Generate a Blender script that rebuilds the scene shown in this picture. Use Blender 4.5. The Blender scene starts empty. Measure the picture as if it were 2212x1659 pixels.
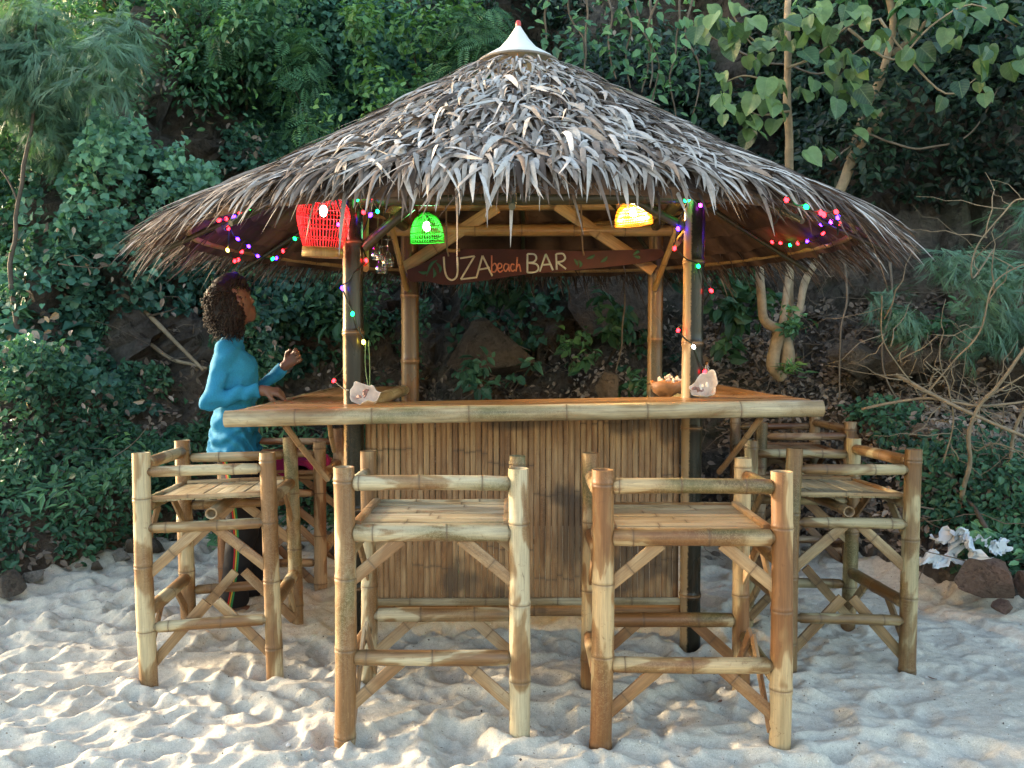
import bpy, bmesh, math, random
import numpy as np
from mathutils import Vector, Matrix, Quaternion, Euler

# ------------------------------------------------------------------ scene, camera, sky, sun, exposure
scene = bpy.context.scene
COL = scene.collection
F = 1850.0; CX = 1106.0; CY = 829.5; CAM_H = 1.37; PITCH = math.radians(2.4)
cam_d = bpy.data.cameras.new('camera'); cam = bpy.data.objects.new('camera', cam_d); COL.objects.link(cam)
cam.location = (0, 0, CAM_H); cam.rotation_euler = (math.pi/2 - PITCH, 0, 0)
cam_d.sensor_width = 36.0; cam_d.lens = 36.0*F/2212.0; cam_d.clip_start = 0.05; cam_d.clip_end = 500
scene.camera = cam

SUN_ELEV = math.radians(11.0)
SUN_AZ = math.radians(-71.0)            # measured from +Y towards +X
world = bpy.data.worlds.new('World'); scene.world = world; world.use_nodes = True
wn = world.node_tree.nodes; wl = world.node_tree.links
wn.clear()
w_out = wn.new('ShaderNodeOutputWorld'); w_bg = wn.new('ShaderNodeBackground'); w_sky = wn.new('ShaderNodeTexSky')
w_sky.sky_type = 'NISHITA'; w_sky.sun_disc = False
w_sky.sun_elevation = SUN_ELEV; w_sky.sun_rotation = SUN_AZ
w_sky.air_density = 1.0; w_sky.dust_density = 1.8; w_sky.ozone_density = 0.35
w_bg.inputs['Strength'].default_value = 0.15
wl.new(w_sky.outputs[0], w_bg.inputs[0]); wl.new(w_bg.outputs[0], w_out.inputs[0])

sun_d = bpy.data.lights.new('sun', 'SUN'); sun = bpy.data.objects.new('sun', sun_d); COL.objects.link(sun)
sun_d.energy = 1.7; sun_d.angle = math.radians(3.0); sun_d.color = (1.0, 0.84, 0.63)
sd = Vector((math.cos(SUN_ELEV)*math.sin(SUN_AZ), math.cos(SUN_ELEV)*math.cos(SUN_AZ), math.sin(SUN_ELEV)))
sun.rotation_euler = sd.to_track_quat('Z', 'Y').to_euler()
sun.location = sd*20

scene.view_settings.view_transform = 'Standard'; scene.view_settings.look = 'None'
scene.view_settings.exposure = 2.65; scene.view_settings.gamma = 1.0
scene.view_settings.use_curve_mapping = False
scene.render.engine = 'CYCLES'
scene.cycles.use_denoising = True
scene.cycles.max_bounces = 6; scene.cycles.diffuse_bounces = 3; scene.cycles.glossy_bounces = 2
scene.cycles.transmission_bounces = 4; scene.cycles.transparent_max_bounces = 6
scene.cycles.sample_clamp_indirect = 4.0
scene.cycles.caustics_reflective = False; scene.cycles.caustics_refractive = False

random.seed(7); RNG = np.random.default_rng(11)
PI = math.pi
_cp, _sp = math.cos(PITCH), math.sin(PITCH)

def at(px, py, Y):                        # a measured picture point at distance Y from the camera
    u = (px - CX)/F; v = (CY - py)/F
    d = Vector((u, _cp + v*_sp, -_sp + v*_cp))
    return Vector((0, 0, CAM_H)) + d*(Y/d.y)

# ------------------------------------------------------------------ helpers: objects
def tag(o, label=None, cat=None, group=None, kind=None):
    if label: o['label'] = label
    if cat: o['category'] = cat
    if group: o['group'] = group
    if kind: o['kind'] = kind
    return o

def empty(name, loc=(0, 0, 0), parent=None, rotz=0.0):
    o = bpy.data.objects.new(name, None); COL.objects.link(o)
    o.location = loc; o.rotation_euler = (0, 0, rotz); o.empty_display_size = 0.1
    if parent: o.parent = parent
    return o

def link(name, mesh, mat=None, parent=None, matrix=None):
    o = bpy.data.objects.new(name, mesh); COL.objects.link(o)
    if mat and not mesh.materials: mesh.materials.append(mat)
    if parent: o.parent = parent
    if matrix is not None: o.matrix_basis = matrix
    return o

def mesh_np(name, V, faces, smooth=True, attrs=None, mat=None):
    """V (n,3); faces list of (m,k) index arrays (one array per polygon size)"""
    me = bpy.data.meshes.new(name)
    V = np.asarray(V, dtype=np.float32)
    if not isinstance(faces, list): faces = [faces]
    faces = [np.asarray(f, dtype=np.int32) for f in faces if len(f)]
    me.vertices.add(len(V)); me.vertices.foreach_set('co', V.ravel())
    nl = sum(f.size for f in faces); nf = sum(len(f) for f in faces)
    me.loops.add(nl); me.polygons.add(nf)
    me.loops.foreach_set('vertex_index', np.concatenate([f.ravel() for f in faces]))
    tot = np.concatenate([np.full(len(f), f.shape[1], np.int32) for f in faces])
    st = np.concatenate([[0], np.cumsum(tot)[:-1]]).astype(np.int32)
    me.polygons.foreach_set('loop_start', st)
    try: me.polygons.foreach_set('loop_total', tot)
    except Exception: pass
    me.polygons.foreach_set('use_smooth', np.full(nf, smooth, dtype=bool))
    for k, a in (attrs or {}).items():
        at_ = me.attributes.new(k, 'FLOAT', 'POINT'); at_.data.foreach_set('value', np.asarray(a, np.float32))
    me.update(calc_edges=True); me.validate()
    if mat: me.materials.append(mat)
    return me

class MB:
    """collects pieces of one mesh"""
    def __init__(s): s.V = []; s.Q = []; s.T = []; s.A = []; s.n = 0
    def add(s, V, Q=None, T=None, a=0.0):
        V = np.asarray(V, float).reshape(-1, 3)
        if Q is not None and len(Q): s.Q.append(np.asarray(Q, int).reshape(-1, 4) + s.n)
        if T is not None and len(T): s.T.append(np.asarray(T, int).reshape(-1, 3) + s.n)
        s.V.append(V); s.A.append(np.broadcast_to(np.asarray(a, float), (len(V),))); s.n += len(V)
    def mesh(s, name, mat=None, smooth=True):
        fs = []
        if s.Q: fs.append(np.concatenate(s.Q))
        if s.T: fs.append(np.concatenate(s.T))
        return mesh_np(name, np.concatenate(s.V), fs, smooth, {'tone': np.concatenate(s.A)}, mat)
    def build(s, name, mat=None, parent=None, smooth=True, matrix=None):
        return link(name, s.mesh(name, mat, smooth), None, parent, matrix)

def grid_quads(nu, nv, wrap_u=False):
    """vertex index = v*nu + u"""
    u = np.arange(nu if wrap_u else nu-1); v = np.arange(nv-1)
    U, W = np.meshgrid(u, v)
    U = U.ravel(); W = W.ravel(); U2 = (U+1) % nu
    return np.stack([W*nu+U, W*nu+U2, (W+1)*nu+U2, (W+1)*nu+U], 1)

def tube_geo(P, R, seg=6, cap=True):
    P = np.asarray(P, float); n = len(P); R = np.broadcast_to(np.asarray(R, float), (n,))
    T = np.gradient(P, axis=0); T /= (np.linalg.norm(T, axis=1)[:, None] + 1e-9)
    ref = np.array([0.31, 0.52, 0.8]); 
    if abs(np.dot(ref/np.linalg.norm(ref), T[0])) > .9: ref = np.array([1., 0, 0])
    N = np.zeros_like(P); x = ref - T[0]*np.dot(ref, T[0]); x /= np.linalg.norm(x); N[0] = x
    for i in range(1, n):
        x = N[i-1] - T[i]*np.dot(N[i-1], T[i]); N[i] = x/(np.linalg.norm(x)+1e-9)
    B = np.cross(T, N)
    a = np.linspace(0, 2*PI, seg, endpoint=False)
    V = P[:, None, :] + R[:, None, None]*(np.cos(a)[None, :, None]*N[:, None, :] + np.sin(a)[None, :, None]*B[:, None, :])
    V = V.reshape(-1, 3); Q = grid_quads(seg, n, True); Tn = []
    if cap:
        V = np.vstack([V, P[:1], P[-1:]]); c0 = n*seg; c1 = c0+1
        for k in range(seg):
            Tn.append((c0, (k+1) % seg, k)); Tn.append((c1, (n-1)*seg+k, (n-1)*seg+(k+1) % seg))
    return V, Q, np.array(Tn).reshape(-1, 3)

def add_tube(mb, P, R, seg=6, a=0.0):
    V, Q, T = tube_geo(P, R, seg); mb.add(V, Q, T, a)

def revolve_geo(prof, seg=24):
    """prof list of (r,z)"""
    a = np.linspace(0, 2*PI, seg, endpoint=False)
    pr = np.asarray(prof, float)
    V = np.stack([pr[:, None, 0]*np.cos(a), pr[:, None, 0]*np.sin(a), np.repeat(pr[:, 1:2], seg, 1)], -1).reshape(-1, 3)
    return V, grid_quads(seg, len(pr), True)

def spline(pts, n=20):
    """Catmull-Rom through pts"""
    p = [np.asarray(q, float) for q in pts]
    if len(p) < 3:
        return np.array([p[0] + (p[-1]-p[0])*t for t in np.linspace(0, 1, n)])
    p = [2*p[0]-p[1]] + p + [2*p[-1]-p[-2]]
    out = []; m = len(p)-3; per = max(2, n//m)
    for i in range(m):
        a, b, c, d = p[i:i+4]
        for t in np.linspace(0, 1, per, endpoint=False):
            out.append(.5*((2*b)+(-a+c)*t+(2*a-5*b+4*c-d)*t*t+(-a+3*b-3*c+d)*t**3))
    out.append(p[-2]); return np.array(out)

# ------------------------------------------------------------------ helpers: noise
def _h(ix, iy, iz, seed):
    n = (ix.astype(np.int64)*374761393 + iy.astype(np.int64)*668265263 + iz.astype(np.int64)*2147483647 + seed*1274126177) & 0xFFFFFFFF
    n = ((n ^ (n >> 13))*1274126177) & 0xFFFFFFFF
    n = ((n ^ (n >> 16))*2246822519) & 0xFFFFFFFF
    return ((n ^ (n >> 15)) & 0xFFFFFF)/float(0xFFFFFF)

def vnoise(P, seed=0):
    P = np.asarray(P, float); i = np.floor(P).astype(np.int64); f = P - i; f = f*f*f*(f*(f*6-15)+10)
    r = 0
    for dx in (0, 1):
        for dy in (0, 1):
            for dz in (0, 1):
                w = (f[..., 0] if dx else 1-f[..., 0])*(f[..., 1] if dy else 1-f[..., 1])*(f[..., 2] if dz else 1-f[..., 2])
                r = r + w*_h(i[..., 0]+dx, i[..., 1]+dy, i[..., 2]+dz, seed)
    return r*2-1

def fbm(P, seed=0, octv=4, gain=.5):
    P = np.asarray(P, float); r = 0; a = 1.0
    for o in range(octv):
        r = r + a*vnoise(P*(2.03**o) + o*17.3, seed+o); a *= gain
    return r

def worley(P, seed=0):
    P = np.asarray(P, float); i = np.floor(P).astype(np.int64)
    f1 = np.full(P.shape[:-1], 9.0); f2 = f1.copy(); idv = np.zeros(P.shape[:-1])
    for dx in (-1, 0, 1):
        for dy in (-1, 0, 1):
            for dz in (-1, 0, 1):
                cx, cy, cz = i[..., 0]+dx, i[..., 1]+dy, i[..., 2]+dz
                q = np.stack([cx+_h(cx, cy, cz, seed), cy+_h(cx, cy, cz, seed+5), cz+_h(cx, cy, cz, seed+9)], -1)
                d = np.linalg.norm(P-q, axis=-1); hid = _h(cx, cy, cz, seed+13)
                c = d < f1
                f2 = np.where(c, f1, np.minimum(f2, d)); idv = np.where(c, hid, idv); f1 = np.where(c, d, f1)
    return f1, f2, idv

def sstep(a, b, x):
    t = np.clip((x-a)/(b-a), 0, 1); return t*t*(3-2*t)

# ------------------------------------------------------------------ materials
class NT:
    def __init__(s, name):
        s.m = bpy.data.materials.new(name); s.m.use_nodes = True
        s.t = s.m.node_tree; s.t.nodes.clear()
        s.out = s.t.nodes.new('ShaderNodeOutputMaterial')
    def n(s, typ, **kw):
        nd = s.t.nodes.new(typ)
        for k, v in kw.items():
            if k in nd.inputs: nd.inputs[k].default_value = v
            else: setattr(nd, k, v)
        return nd
    def l(s, a, b): s.t.links.new(a, b)
    def ramp(s, fac, stops, interp='LINEAR'):
        r = s.n('ShaderNodeValToRGB'); r.color_ramp.interpolation = interp
        el = r.color_ramp.elements
        while len(el) < len(stops): el.new(0.5)
        for e, (p, c) in zip(el, stops):
            e.position = p; e.color = (c[0], c[1], c[2], 1) if hasattr(c, '__len__') else (c, c, c, 1)
        s.l(fac, r.inputs[0]); return r.outputs[0]
    def mix(s, fac, a, b, typ='MIX'):
        m = s.n('ShaderNodeMix', data_type='RGBA', blend_type=typ)
        for k, v in ((0, fac), (6, a), (7, b)):
            if hasattr(v, 'is_linked'): s.l(v, m.inputs[k])
            else: m.inputs[k].default_value = v if k == 0 else ((v[0], v[1], v[2], 1) if hasattr(v, '__len__') else (v, v, v, 1))
        return m.outputs[2]
    def math(s, op, a, b=0.0, c=0.0):
        m = s.n('ShaderNodeMath', operation=op)
        for k, v in enumerate((a, b, c)):
            if hasattr(v, 'is_linked'): s.l(v, m.inputs[k])
            else: m.inputs[k].default_value = v
        return m.outputs[0]
    def coord(s, which='Object', scale=(1, 1, 1)):
        if which == 'World': o = s.n('ShaderNodeNewGeometry').outputs['Position']
        else: o = s.n('ShaderNodeTexCoord').outputs[which]
        mp = s.n('ShaderNodeMapping'); mp.inputs['Scale'].default_value = scale
        s.l(o, mp.inputs[0]); return mp.outputs[0]
    def noise(s, vec, scale=5.0, detail=3.0, rough=.5, w=None, dist=0.0):
        nd = s.n('ShaderNodeTexNoise', noise_dimensions='4D' if w is not None else '3D')
        nd.inputs['Scale'].default_value = scale; nd.inputs['Detail'].default_value = detail
        nd.inputs['Roughness'].default_value = rough; nd.inputs['Distortion'].default_value = dist
        s.l(vec, nd.inputs['Vector'])
        if w is not None: s.l(w, nd.inputs['W'])
        return nd.outputs[0]
    def attr(s, name):
        a = s.n('ShaderNodeAttribute'); a.attribute_name = name; return a.outputs['Fac']
    def rand(s, k=37.0): return s.math('MULTIPLY', s.n('ShaderNodeObjectInfo').outputs['Random'], k)
    def bump(s, h, strength=.3, dist=.01):
        b = s.n('ShaderNodeBump'); b.inputs['Strength'].default_value = strength; b.inputs['Distance'].default_value = dist
        s.l(h, b.inputs['Height']); return b.outputs[0]
    def bsdf(s, col, rough=.6, spec=.5, normal=None, **kw):
        p = s.n('ShaderNodeBsdfPrincipled')
        for k, v in (('Base Color', col), ('Roughness', rough), ('Specular IOR Level', spec)):
            if hasattr(v, 'is_linked'): s.l(v, p.inputs[k])
            else: p.inputs[k].default_value = (v[0], v[1], v[2], 1) if hasattr(v, '__len__') else v
        if normal is not None: s.l(normal, p.inputs['Normal'])
        for k, v in kw.items():
            k = k.replace('_', ' ')
            if hasattr(v, 'is_linked'): s.l(v, p.inputs[k])
            else: p.inputs[k].default_value = v
        s.l(p.outputs[0], s.out.inputs[0]); return p

def bamboo_mat(name, honey, tan, cream, green, green_lo=.60, node_dark=(.10, .06, .03), rough=.36, fibre=.22, pale_lo=.50, pale_hi=.60, stain=False, honey_lo=.40, spec=.5, sunlit_edge=None):
    t = NT(name); w = t.rand()
    v = t.coord('Object', (7, 7, 2.3)); n1 = t.noise(v, 1.0, 3.5, .55, w, .6)
    col = t.ramp(n1, [(.30, honey), (honey_lo, honey), (honey_lo+.06, tan), (pale_lo, tan), (pale_hi, cream), (1, cream)])
    v2 = t.coord('Object', (5, 5, 1.6)); n2 = t.noise(v2, 1.0, 2.5, .5, t.math('ADD', w, 9.7), .3)
    col = t.mix(t.ramp(n2, [(green_lo, 0), (green_lo+.09, .85)]), col, green)
    v3 = t.coord('Object', (110, 110, 3.0)); n3 = t.noise(v3, 1.0, 3, .6, w)
    col = t.mix(1.0, col, t.ramp(n3, [(.25, 1-fibre*1.6), (.7, 1+fibre*.4)]), 'MULTIPLY')
    # fine grain, scratches and dirty specks
    v5 = t.coord('Object', (260, 260, 14)); n5 = t.noise(v5, 1.0, 2, .6, w)
    col = t.mix(1.0, col, t.ramp(n5, [(.3, .80), (.7, 1.12)]), 'MULTIPLY')
    v6 = t.coord('Object', (18, 18, 26)); n6 = t.noise(v6, 1.0, 6, .75, t.math('ADD', w, 6.0), 2.5)
    col = t.mix(t.ramp(n6, [(.60, 0), (.66, .5)]), col, (honey[0]*.55, honey[1]*.5, honey[2]*.5))
    band = t.ramp(n6, [(.485, 0), (.497, .5), (.503, .5), (.515, 0)])
    col = t.mix(t.math('MULTIPLY', band, t.ramp(n2, [(.45, 0), (.6, 1)])), col, (cream[0]*1.1, cream[1]*1.1, cream[2]*1.15))
    v4 = t.coord('Object', (60, 60, 9)); n4 = t.noise(v4, 1.0, 4, .7, t.math('ADD', w, 3.1), 1.5)
    col = t.mix(t.ramp(n4, [(.63, 0), (.69, .6)]), col, (tan[0]*1.5, tan[1]*1.5, tan[2]*1.6))
    col = t.mix(t.ramp(n4, [(.27, .7), (.34, 0)]), col, node_dark)
    if sunlit_edge:                               # sunlit left edge of the posts, painted into the colour as a straw strip
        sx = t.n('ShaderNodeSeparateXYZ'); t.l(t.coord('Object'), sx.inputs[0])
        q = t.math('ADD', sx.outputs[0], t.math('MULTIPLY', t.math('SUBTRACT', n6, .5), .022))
        col = t.mix(t.ramp(t.math('MULTIPLY_ADD', q, 10.0, .5), [(.21, 1), (.27, 0)]), col, sunlit_edge)
    if stain:
        vs = t.coord('World', (1.0, 1.0, 1.0)); ns = t.noise(vs, 2.6, 3, .55)
        ns2 = t.noise(t.coord('World', (14, 14, 2.0)), 1.0, 3, .6)
        s_ = t.math('ADD', ns, t.math('MULTIPLY', ns2, .22))
        col = t.mix(t.ramp(s_, [(.66, 0), (.74, .74)]), col, (.05, .033, .022))
        # two soaked patches as in the matting of the real bar front
        geo = t.n('ShaderNodeNewGeometry').outputs['Position']
        for (cx_, cz_, sx_, sz_) in ((.32, .47, .17, .30), (.02, 1.02, .22, .05), (.56, 1.01, .13, .06), (.86, .86, .14, .10)):
            sub = t.n('ShaderNodeVectorMath', operation='SUBTRACT'); t.l(geo, sub.inputs[0]); sub.inputs[1].default_value = (cx_, 4.0, cz_)
            mul = t.n('ShaderNodeVectorMath', operation='MULTIPLY'); t.l(sub.outputs[0], mul.inputs[0]); mul.inputs[1].default_value = (1/sx_, 0, 1/sz_)
            ln = t.n('ShaderNodeVectorMath', operation='LENGTH'); t.l(mul.outputs[0], ln.inputs[0])
            q = t.math('ADD', ln.outputs['Value'], t.math('MULTIPLY', ns2, 1.3))
            col = t.mix(t.ramp(t.math('MULTIPLY', q, .5), [(.58, .72), (.80, 0)]), col, (.055, .034, .02))
    col = t.mix(t.attr('tone'), col, node_dark)
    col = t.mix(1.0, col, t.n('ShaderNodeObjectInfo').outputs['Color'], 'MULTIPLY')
    b = t.bump(n3, .25, .004)
    t.bsdf(col, t.ramp(n1, [(.3, rough-.06), (.7, rough+.16)]), spec, b)
    return t.m

M = {}
M['stool'] = bamboo_mat('stool_bamboo', (.195, .098, .036), (.265, .168, .076), (.47, .395, .25), (.085, .088, .026), .57, pale_lo=.515, pale_hi=.545, honey_lo=.445, rough=.46)
M['split'] = bamboo_mat('split_bamboo', (.22, .115, .048), (.30, .185, .090), (.42, .32, .195), (.12, .10, .04), .68, rough=.5)
M['seat'] = bamboo_mat('seat_bamboo', (.28, .20, .11), (.39, .32, .195), (.50, .445, .31), (.25, .25, .14), .60, rough=.5, fibre=.3)
M['post'] = bamboo_mat('post_bamboo', (.032, .020, .011), (.017, .015, .010), (.07, .05, .028), (.009, .011, .006), .50, node_dark=(.30, .15, .06), rough=.24, fibre=.2, pale_lo=.68, pale_hi=.76, spec=.32, sunlit_edge=(.30, .20, .105))
M['post_tan'] = bamboo_mat('brown_post_bamboo', (.16, .075, .028), (.11, .065, .030), (.22, .14, .07), (.05, .045, .02), .60, node_dark=(.34, .17, .07), rough=.26, fibre=.2, pale_lo=.64, pale_hi=.72, sunlit_edge=(.32, .20, .10))
M['beam'] = bamboo_mat('beam_bamboo', (.055, .05, .022), (.05, .052, .024), (.09, .08, .04), (.03, .04, .016), .5, rough=.3, pale_lo=.66, pale_hi=.74)
M['gold'] = bamboo_mat('golden_bamboo', (.34, .18, .055), (.42, .25, .085), (.52, .36, .15), (.30, .2, .06), .68, rough=.34)
M['counter'] = bamboo_mat('counter_bamboo', (.195, .120, .052), (.28, .205, .105), (.45, .375, .235), (.13, .125, .05), .55, rough=.42, fibre=.3)
M['top'] = bamboo_mat('counter_slat_bamboo', (.20, .095, .034), (.26, .135, .05), (.33, .19, .085), (.20, .12, .05), .70, rough=.30)
M['panel'] = bamboo_mat('panel_bamboo', (.21, .098, .036), (.31, .165, .070), (.43, .27, .135), (.17, .115, .05), .68, node_dark=(.07, .04, .022), rough=.5, fibre=.3, stain=True)

def simple(name, col, rough=.6, spec=.4, var=.25, scale=12.0, bump=0.0, **kw):
    t = NT(name); n = t.noise(t.coord('Object'), scale, 4, .6)
    c = t.mix(1.0, col, t.ramp(n, [(.25, 1-var), (.75, 1+var*.6)]), 'MULTIPLY')
    b = t.bump(n, bump, .01) if bump else None
    t.bsdf(c, rough, spec, b, **kw); return t.m

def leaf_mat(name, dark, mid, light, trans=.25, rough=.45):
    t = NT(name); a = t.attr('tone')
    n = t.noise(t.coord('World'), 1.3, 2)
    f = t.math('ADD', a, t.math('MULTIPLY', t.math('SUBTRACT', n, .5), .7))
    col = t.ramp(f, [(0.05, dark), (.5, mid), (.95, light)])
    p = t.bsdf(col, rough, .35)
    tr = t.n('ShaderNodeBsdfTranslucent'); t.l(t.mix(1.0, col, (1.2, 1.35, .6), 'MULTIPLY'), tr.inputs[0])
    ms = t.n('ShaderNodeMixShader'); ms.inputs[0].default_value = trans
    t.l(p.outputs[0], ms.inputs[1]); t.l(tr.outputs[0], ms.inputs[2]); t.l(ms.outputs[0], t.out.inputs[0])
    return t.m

M['leaf_blue'] = leaf_mat('creeper_leaf', (0.023, 0.074, 0.055), (0.064, 0.172, 0.125), (0.167, 0.354, 0.222))
M['leaf_green'] = leaf_mat('shrub_leaf', (0.028, 0.084, 0.047), (0.077, 0.194, 0.097), (0.200, 0.383, 0.166))
M['leaf_lime'] = leaf_mat('bright_leaf', (0.046, 0.111, 0.039), (0.091, 0.215, 0.065), (0.195, 0.351, 0.104))
M['leaf_heart'] = leaf_mat('heart_leaf', (0.017, 0.048, 0.024), (0.048, 0.113, 0.046), (0.144, 0.236, 0.088), .22, .38)
M['leaf_dark'] = leaf_mat('forest_leaf', (0.010, 0.024, 0.018), (0.024, 0.061, 0.037), (0.072, 0.143, 0.079))
M['leaf_feather'] = leaf_mat('needle_leaf', (0.053, 0.113, 0.079), (0.099, 0.198, 0.129), (0.171, 0.291, 0.186))
M['leaf_cover'] = leaf_mat('ground_cover_leaf', (0.022, 0.066, 0.038), (0.047, 0.134, 0.072), (0.103, 0.221, 0.113))
# broad leaves show their veins
_m = M['leaf_heart']; _t = _m.node_tree; _p = [q for q in _t.nodes if q.type == 'BSDF_PRINCIPLED'][0]; _src = _p.inputs['Base Color'].links[0].from_socket
_n = NT.__new__(NT); _n.m = _m; _n.t = _t; _n.out = None
_sx = _n.n('ShaderNodeSeparateXYZ'); _n.l(_n.coord('Object'), _sx.inputs[0]); _ax = _n.math('ABSOLUTE', _sx.outputs[0])
_mid = _n.ramp(_ax, [(.008, .55), (.022, 0)]); _vn = _n.ramp(_n.math('ABSOLUTE', _n.math('SINE', _n.math('MULTIPLY', _n.math('SUBTRACT', _sx.outputs[1], _n.math('MULTIPLY', _ax, .8)), 19))), [(.10, .40), (.22, 0)])
_bl = _n.ramp(_n.noise(_n.coord('World'), 22, 4, .7), [(.3, .65), (.7, 1.15)])
_c = _n.mix(1.0, _n.mix(_n.math('MAXIMUM', _mid, _vn), _src, (.20, .27, .12)), _bl, 'MULTIPLY'); _n.l(_c, _p.inputs['Base Color'])
M['litter'] = leaf_mat('dry_leaf', (.055, .043, .034), (.165, .130, .102), (.36, .295, .24), .08, .7)
M['vine'] = simple('vine_bark', (.16, .13, .10), .8, .2, .4, 20)
M['branch'] = simple('pale_bark', (.30, .235, .155), .75, .2, .4, 16, .4)
M['trunk'] = simple('tree_bark', (.23, .185, .125), .8, .2, .45, 14, .5)
M['twig'] = simple('dark_twig', (.085, .07, .055), .85, .2, .4, 18)

def rock_mat(name, a, b, c, sc=2.2):
    t = NT(name); w = t.rand(11.0)
    n = t.noise(t.coord('Object'), sc, 6, .62, w); n2 = t.noise(t.coord('Object'), sc*.45, 2, .5, t.math('ADD', w, 4.0), .8)
    col = t.mix(t.ramp(n2, [(.42, 0), (.62, 1)]), t.ramp(n, [(.3, a), (.7, b)]), c)
    n3 = t.noise(t.coord('Object'), sc*9, 5, .7, w)
    col = t.mix(1.0, col, t.ramp(n3, [(.3, .6), (.7, 1.25)]), 'MULTIPLY')
    n4 = t.noise(t.coord('Object'), sc*3.5, 8, .75, w, 1.0); col = t.mix(t.ramp(n4, [(.38, .75), (.46, 0)]), col, (a[0]*.4, a[1]*.4, a[2]*.4)); t.bsdf(col, .9, .2, t.bump(t.math('ADD', n3, t.math('MULTIPLY', n4, 1.6)), 1.0, .035)); return t.m
M['cliff'] = rock_mat('cliff_rock', (.066, .060, .054), (.145, .127, .107), (.120, .092, .070))
M['rock'] = rock_mat('boulder_rock', (.10, .086, .072), (.20, .17, .14), (.23, .165, .11), 5)
M['rock_red'] = rock_mat('red_boulder_rock', (.16, .105, .08), (.25, .175, .135), (.21, .13, .10), 6)
M['rock_pale'] = rock_mat('pale_stone', (.27, .25, .22), (.40, .37, .33), (.34, .29, .24), 8)
# ------------------------------------------------------------------ the setting: sand
_ex = np.array([-14, -9, -6, -4, -3.2, -2.75, -2.35, -1.9, 0, 1.5, 2.15, 2.45, 2.7, 3.2, 4, 6, 9, 14.])
_ey = np.array([14, 9.5, 6.9, 5.0, 4.3, 4.50, 5.10, 5.45, 5.95, 5.6, 5.15, 4.72, 4.45, 4.15, 3.9, 3.6, 3.3, 3.0])
def y_edge(x): return np.interp(x, _ex, _ey)

def sand_base(x, y):
    x = np.asarray(x, float); y = np.asarray(y, float)
    z = .075*sstep(3.7, 4.8, y)*sstep(-.3, -1.3, x) + .05*sstep(4.2, 5.4, y)
    z = z + .10*sstep(-.35, .35, y - y_edge(x))
    return z

def axis_pts(lo, a, b, hi, fine, coarse):
    m = np.arange(a, b, fine); l = np.arange(lo, a, coarse); r = np.arange(b, hi+coarse, coarse)
    return np.concatenate([l, m, r])
xs = axis_pts(-60, -3.7, 3.7, 60, .0135, 1.5); ys = axis_pts(-60, 2.35, 6.2, 9, .0135, 1.5)
XX, YY = np.meshgrid(xs, ys)
fine = ((XX > -3.9) & (XX < 3.9) & (YY > 2.2) & (YY < 6.4)).astype(float)
P3 = np.stack([XX, YY, XX*0], -1)
ZZ = sand_base(XX, YY)
ZZ = ZZ + fine*(.010*fbm(P3*2.4, 3, 3) + .008*fbm(P3*7, 8, 3) + .0022*fbm(P3*28, 5, 2))
rg = 1-2.2*np.abs(vnoise(np.stack([XX*3.1+.8*vnoise(P3*1.5, 60), YY*5.6+.7*vnoise(P3*1.7, 61), XX*0], -1), 62)); ZZ = ZZ + fine*.008*np.clip(rg, -.6, 1)*(1-.45*sstep(.8, 1.8, XX))
foot = np.random.default_rng(5)
for k in range(2100):
    cx, cy = foot.uniform(-3.7, 3.7), foot.uniform(2.3, 5.6)
    big = foot.random() < .62
    if cx > 1.6: big = foot.random() < .3
    a = foot.uniform(.08, .135) if big else foot.uniform(.03, .07); b = a*foot.uniform(.36, .6)
    th = foot.normal(.15, .55) if foot.random() < .6 else foot.uniform(0, PI)
    dep = (foot.uniform(.012, .029) if big else foot.uniform(.007, .017))
    if cx > 1.2: dep *= .55
    i0, i1 = np.searchsorted(xs, [cx-2.6*a, cx+2.6*a]); j0, j1 = np.searchsorted(ys, [cy-2.6*a, cy+2.6*a])
    if i1-i0 < 2 or j1-j0 < 2: continue
    dx = XX[j0:j1, i0:i1]-cx; dy = YY[j0:j1, i0:i1]-cy
    u = (dx*math.cos(th)+dy*math.sin(th))/a; v = (-dx*math.sin(th)+dy*math.cos(th))/b
    q = np.sqrt(u*u+v*v) + .16*vnoise(np.stack([dx*14+k, dy*14, dx*0], -1), 4)
    ZZ[j0:j1, i0:i1] += -dep*np.exp(-(q**4.0))*(1+.25*u) + .30*dep*np.exp(-((q-1.32)/.26)**2)
for (lx, ly, sz) in [(q[0]+a*.31, q[1]+b*.255, 1) for q in ((-.283, 3.235), (.618, 3.165)) for a in (-1, 1) for b in (-1, 1)] + [(q[0]+a*.255, q[1]+b*.31, 1) for q in ((-1.285, 3.835), (1.425, 3.90), (-1.31, 4.92), (1.775, 5.46)) for a in (-1, 1) for b in (-1, 1)]:
    i0, i1 = np.searchsorted(xs, [lx-.25, lx+.25]); j0, j1 = np.searchsorted(ys, [ly-.25, ly+.25]); dx = XX[j0:j1, i0:i1]-lx; dy = YY[j0:j1, i0:i1]-ly; dd = np.hypot(dx, dy)
    ZZ[j0:j1, i0:i1] += .007*np.exp(-((dd-.075)/.045)**2)*(1+.8*vnoise(np.stack([dx*12+lx*9, dy*12+ly*9, dx*0], -1), 77)) - .022*np.exp(-(dd/.05)**2)
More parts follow.
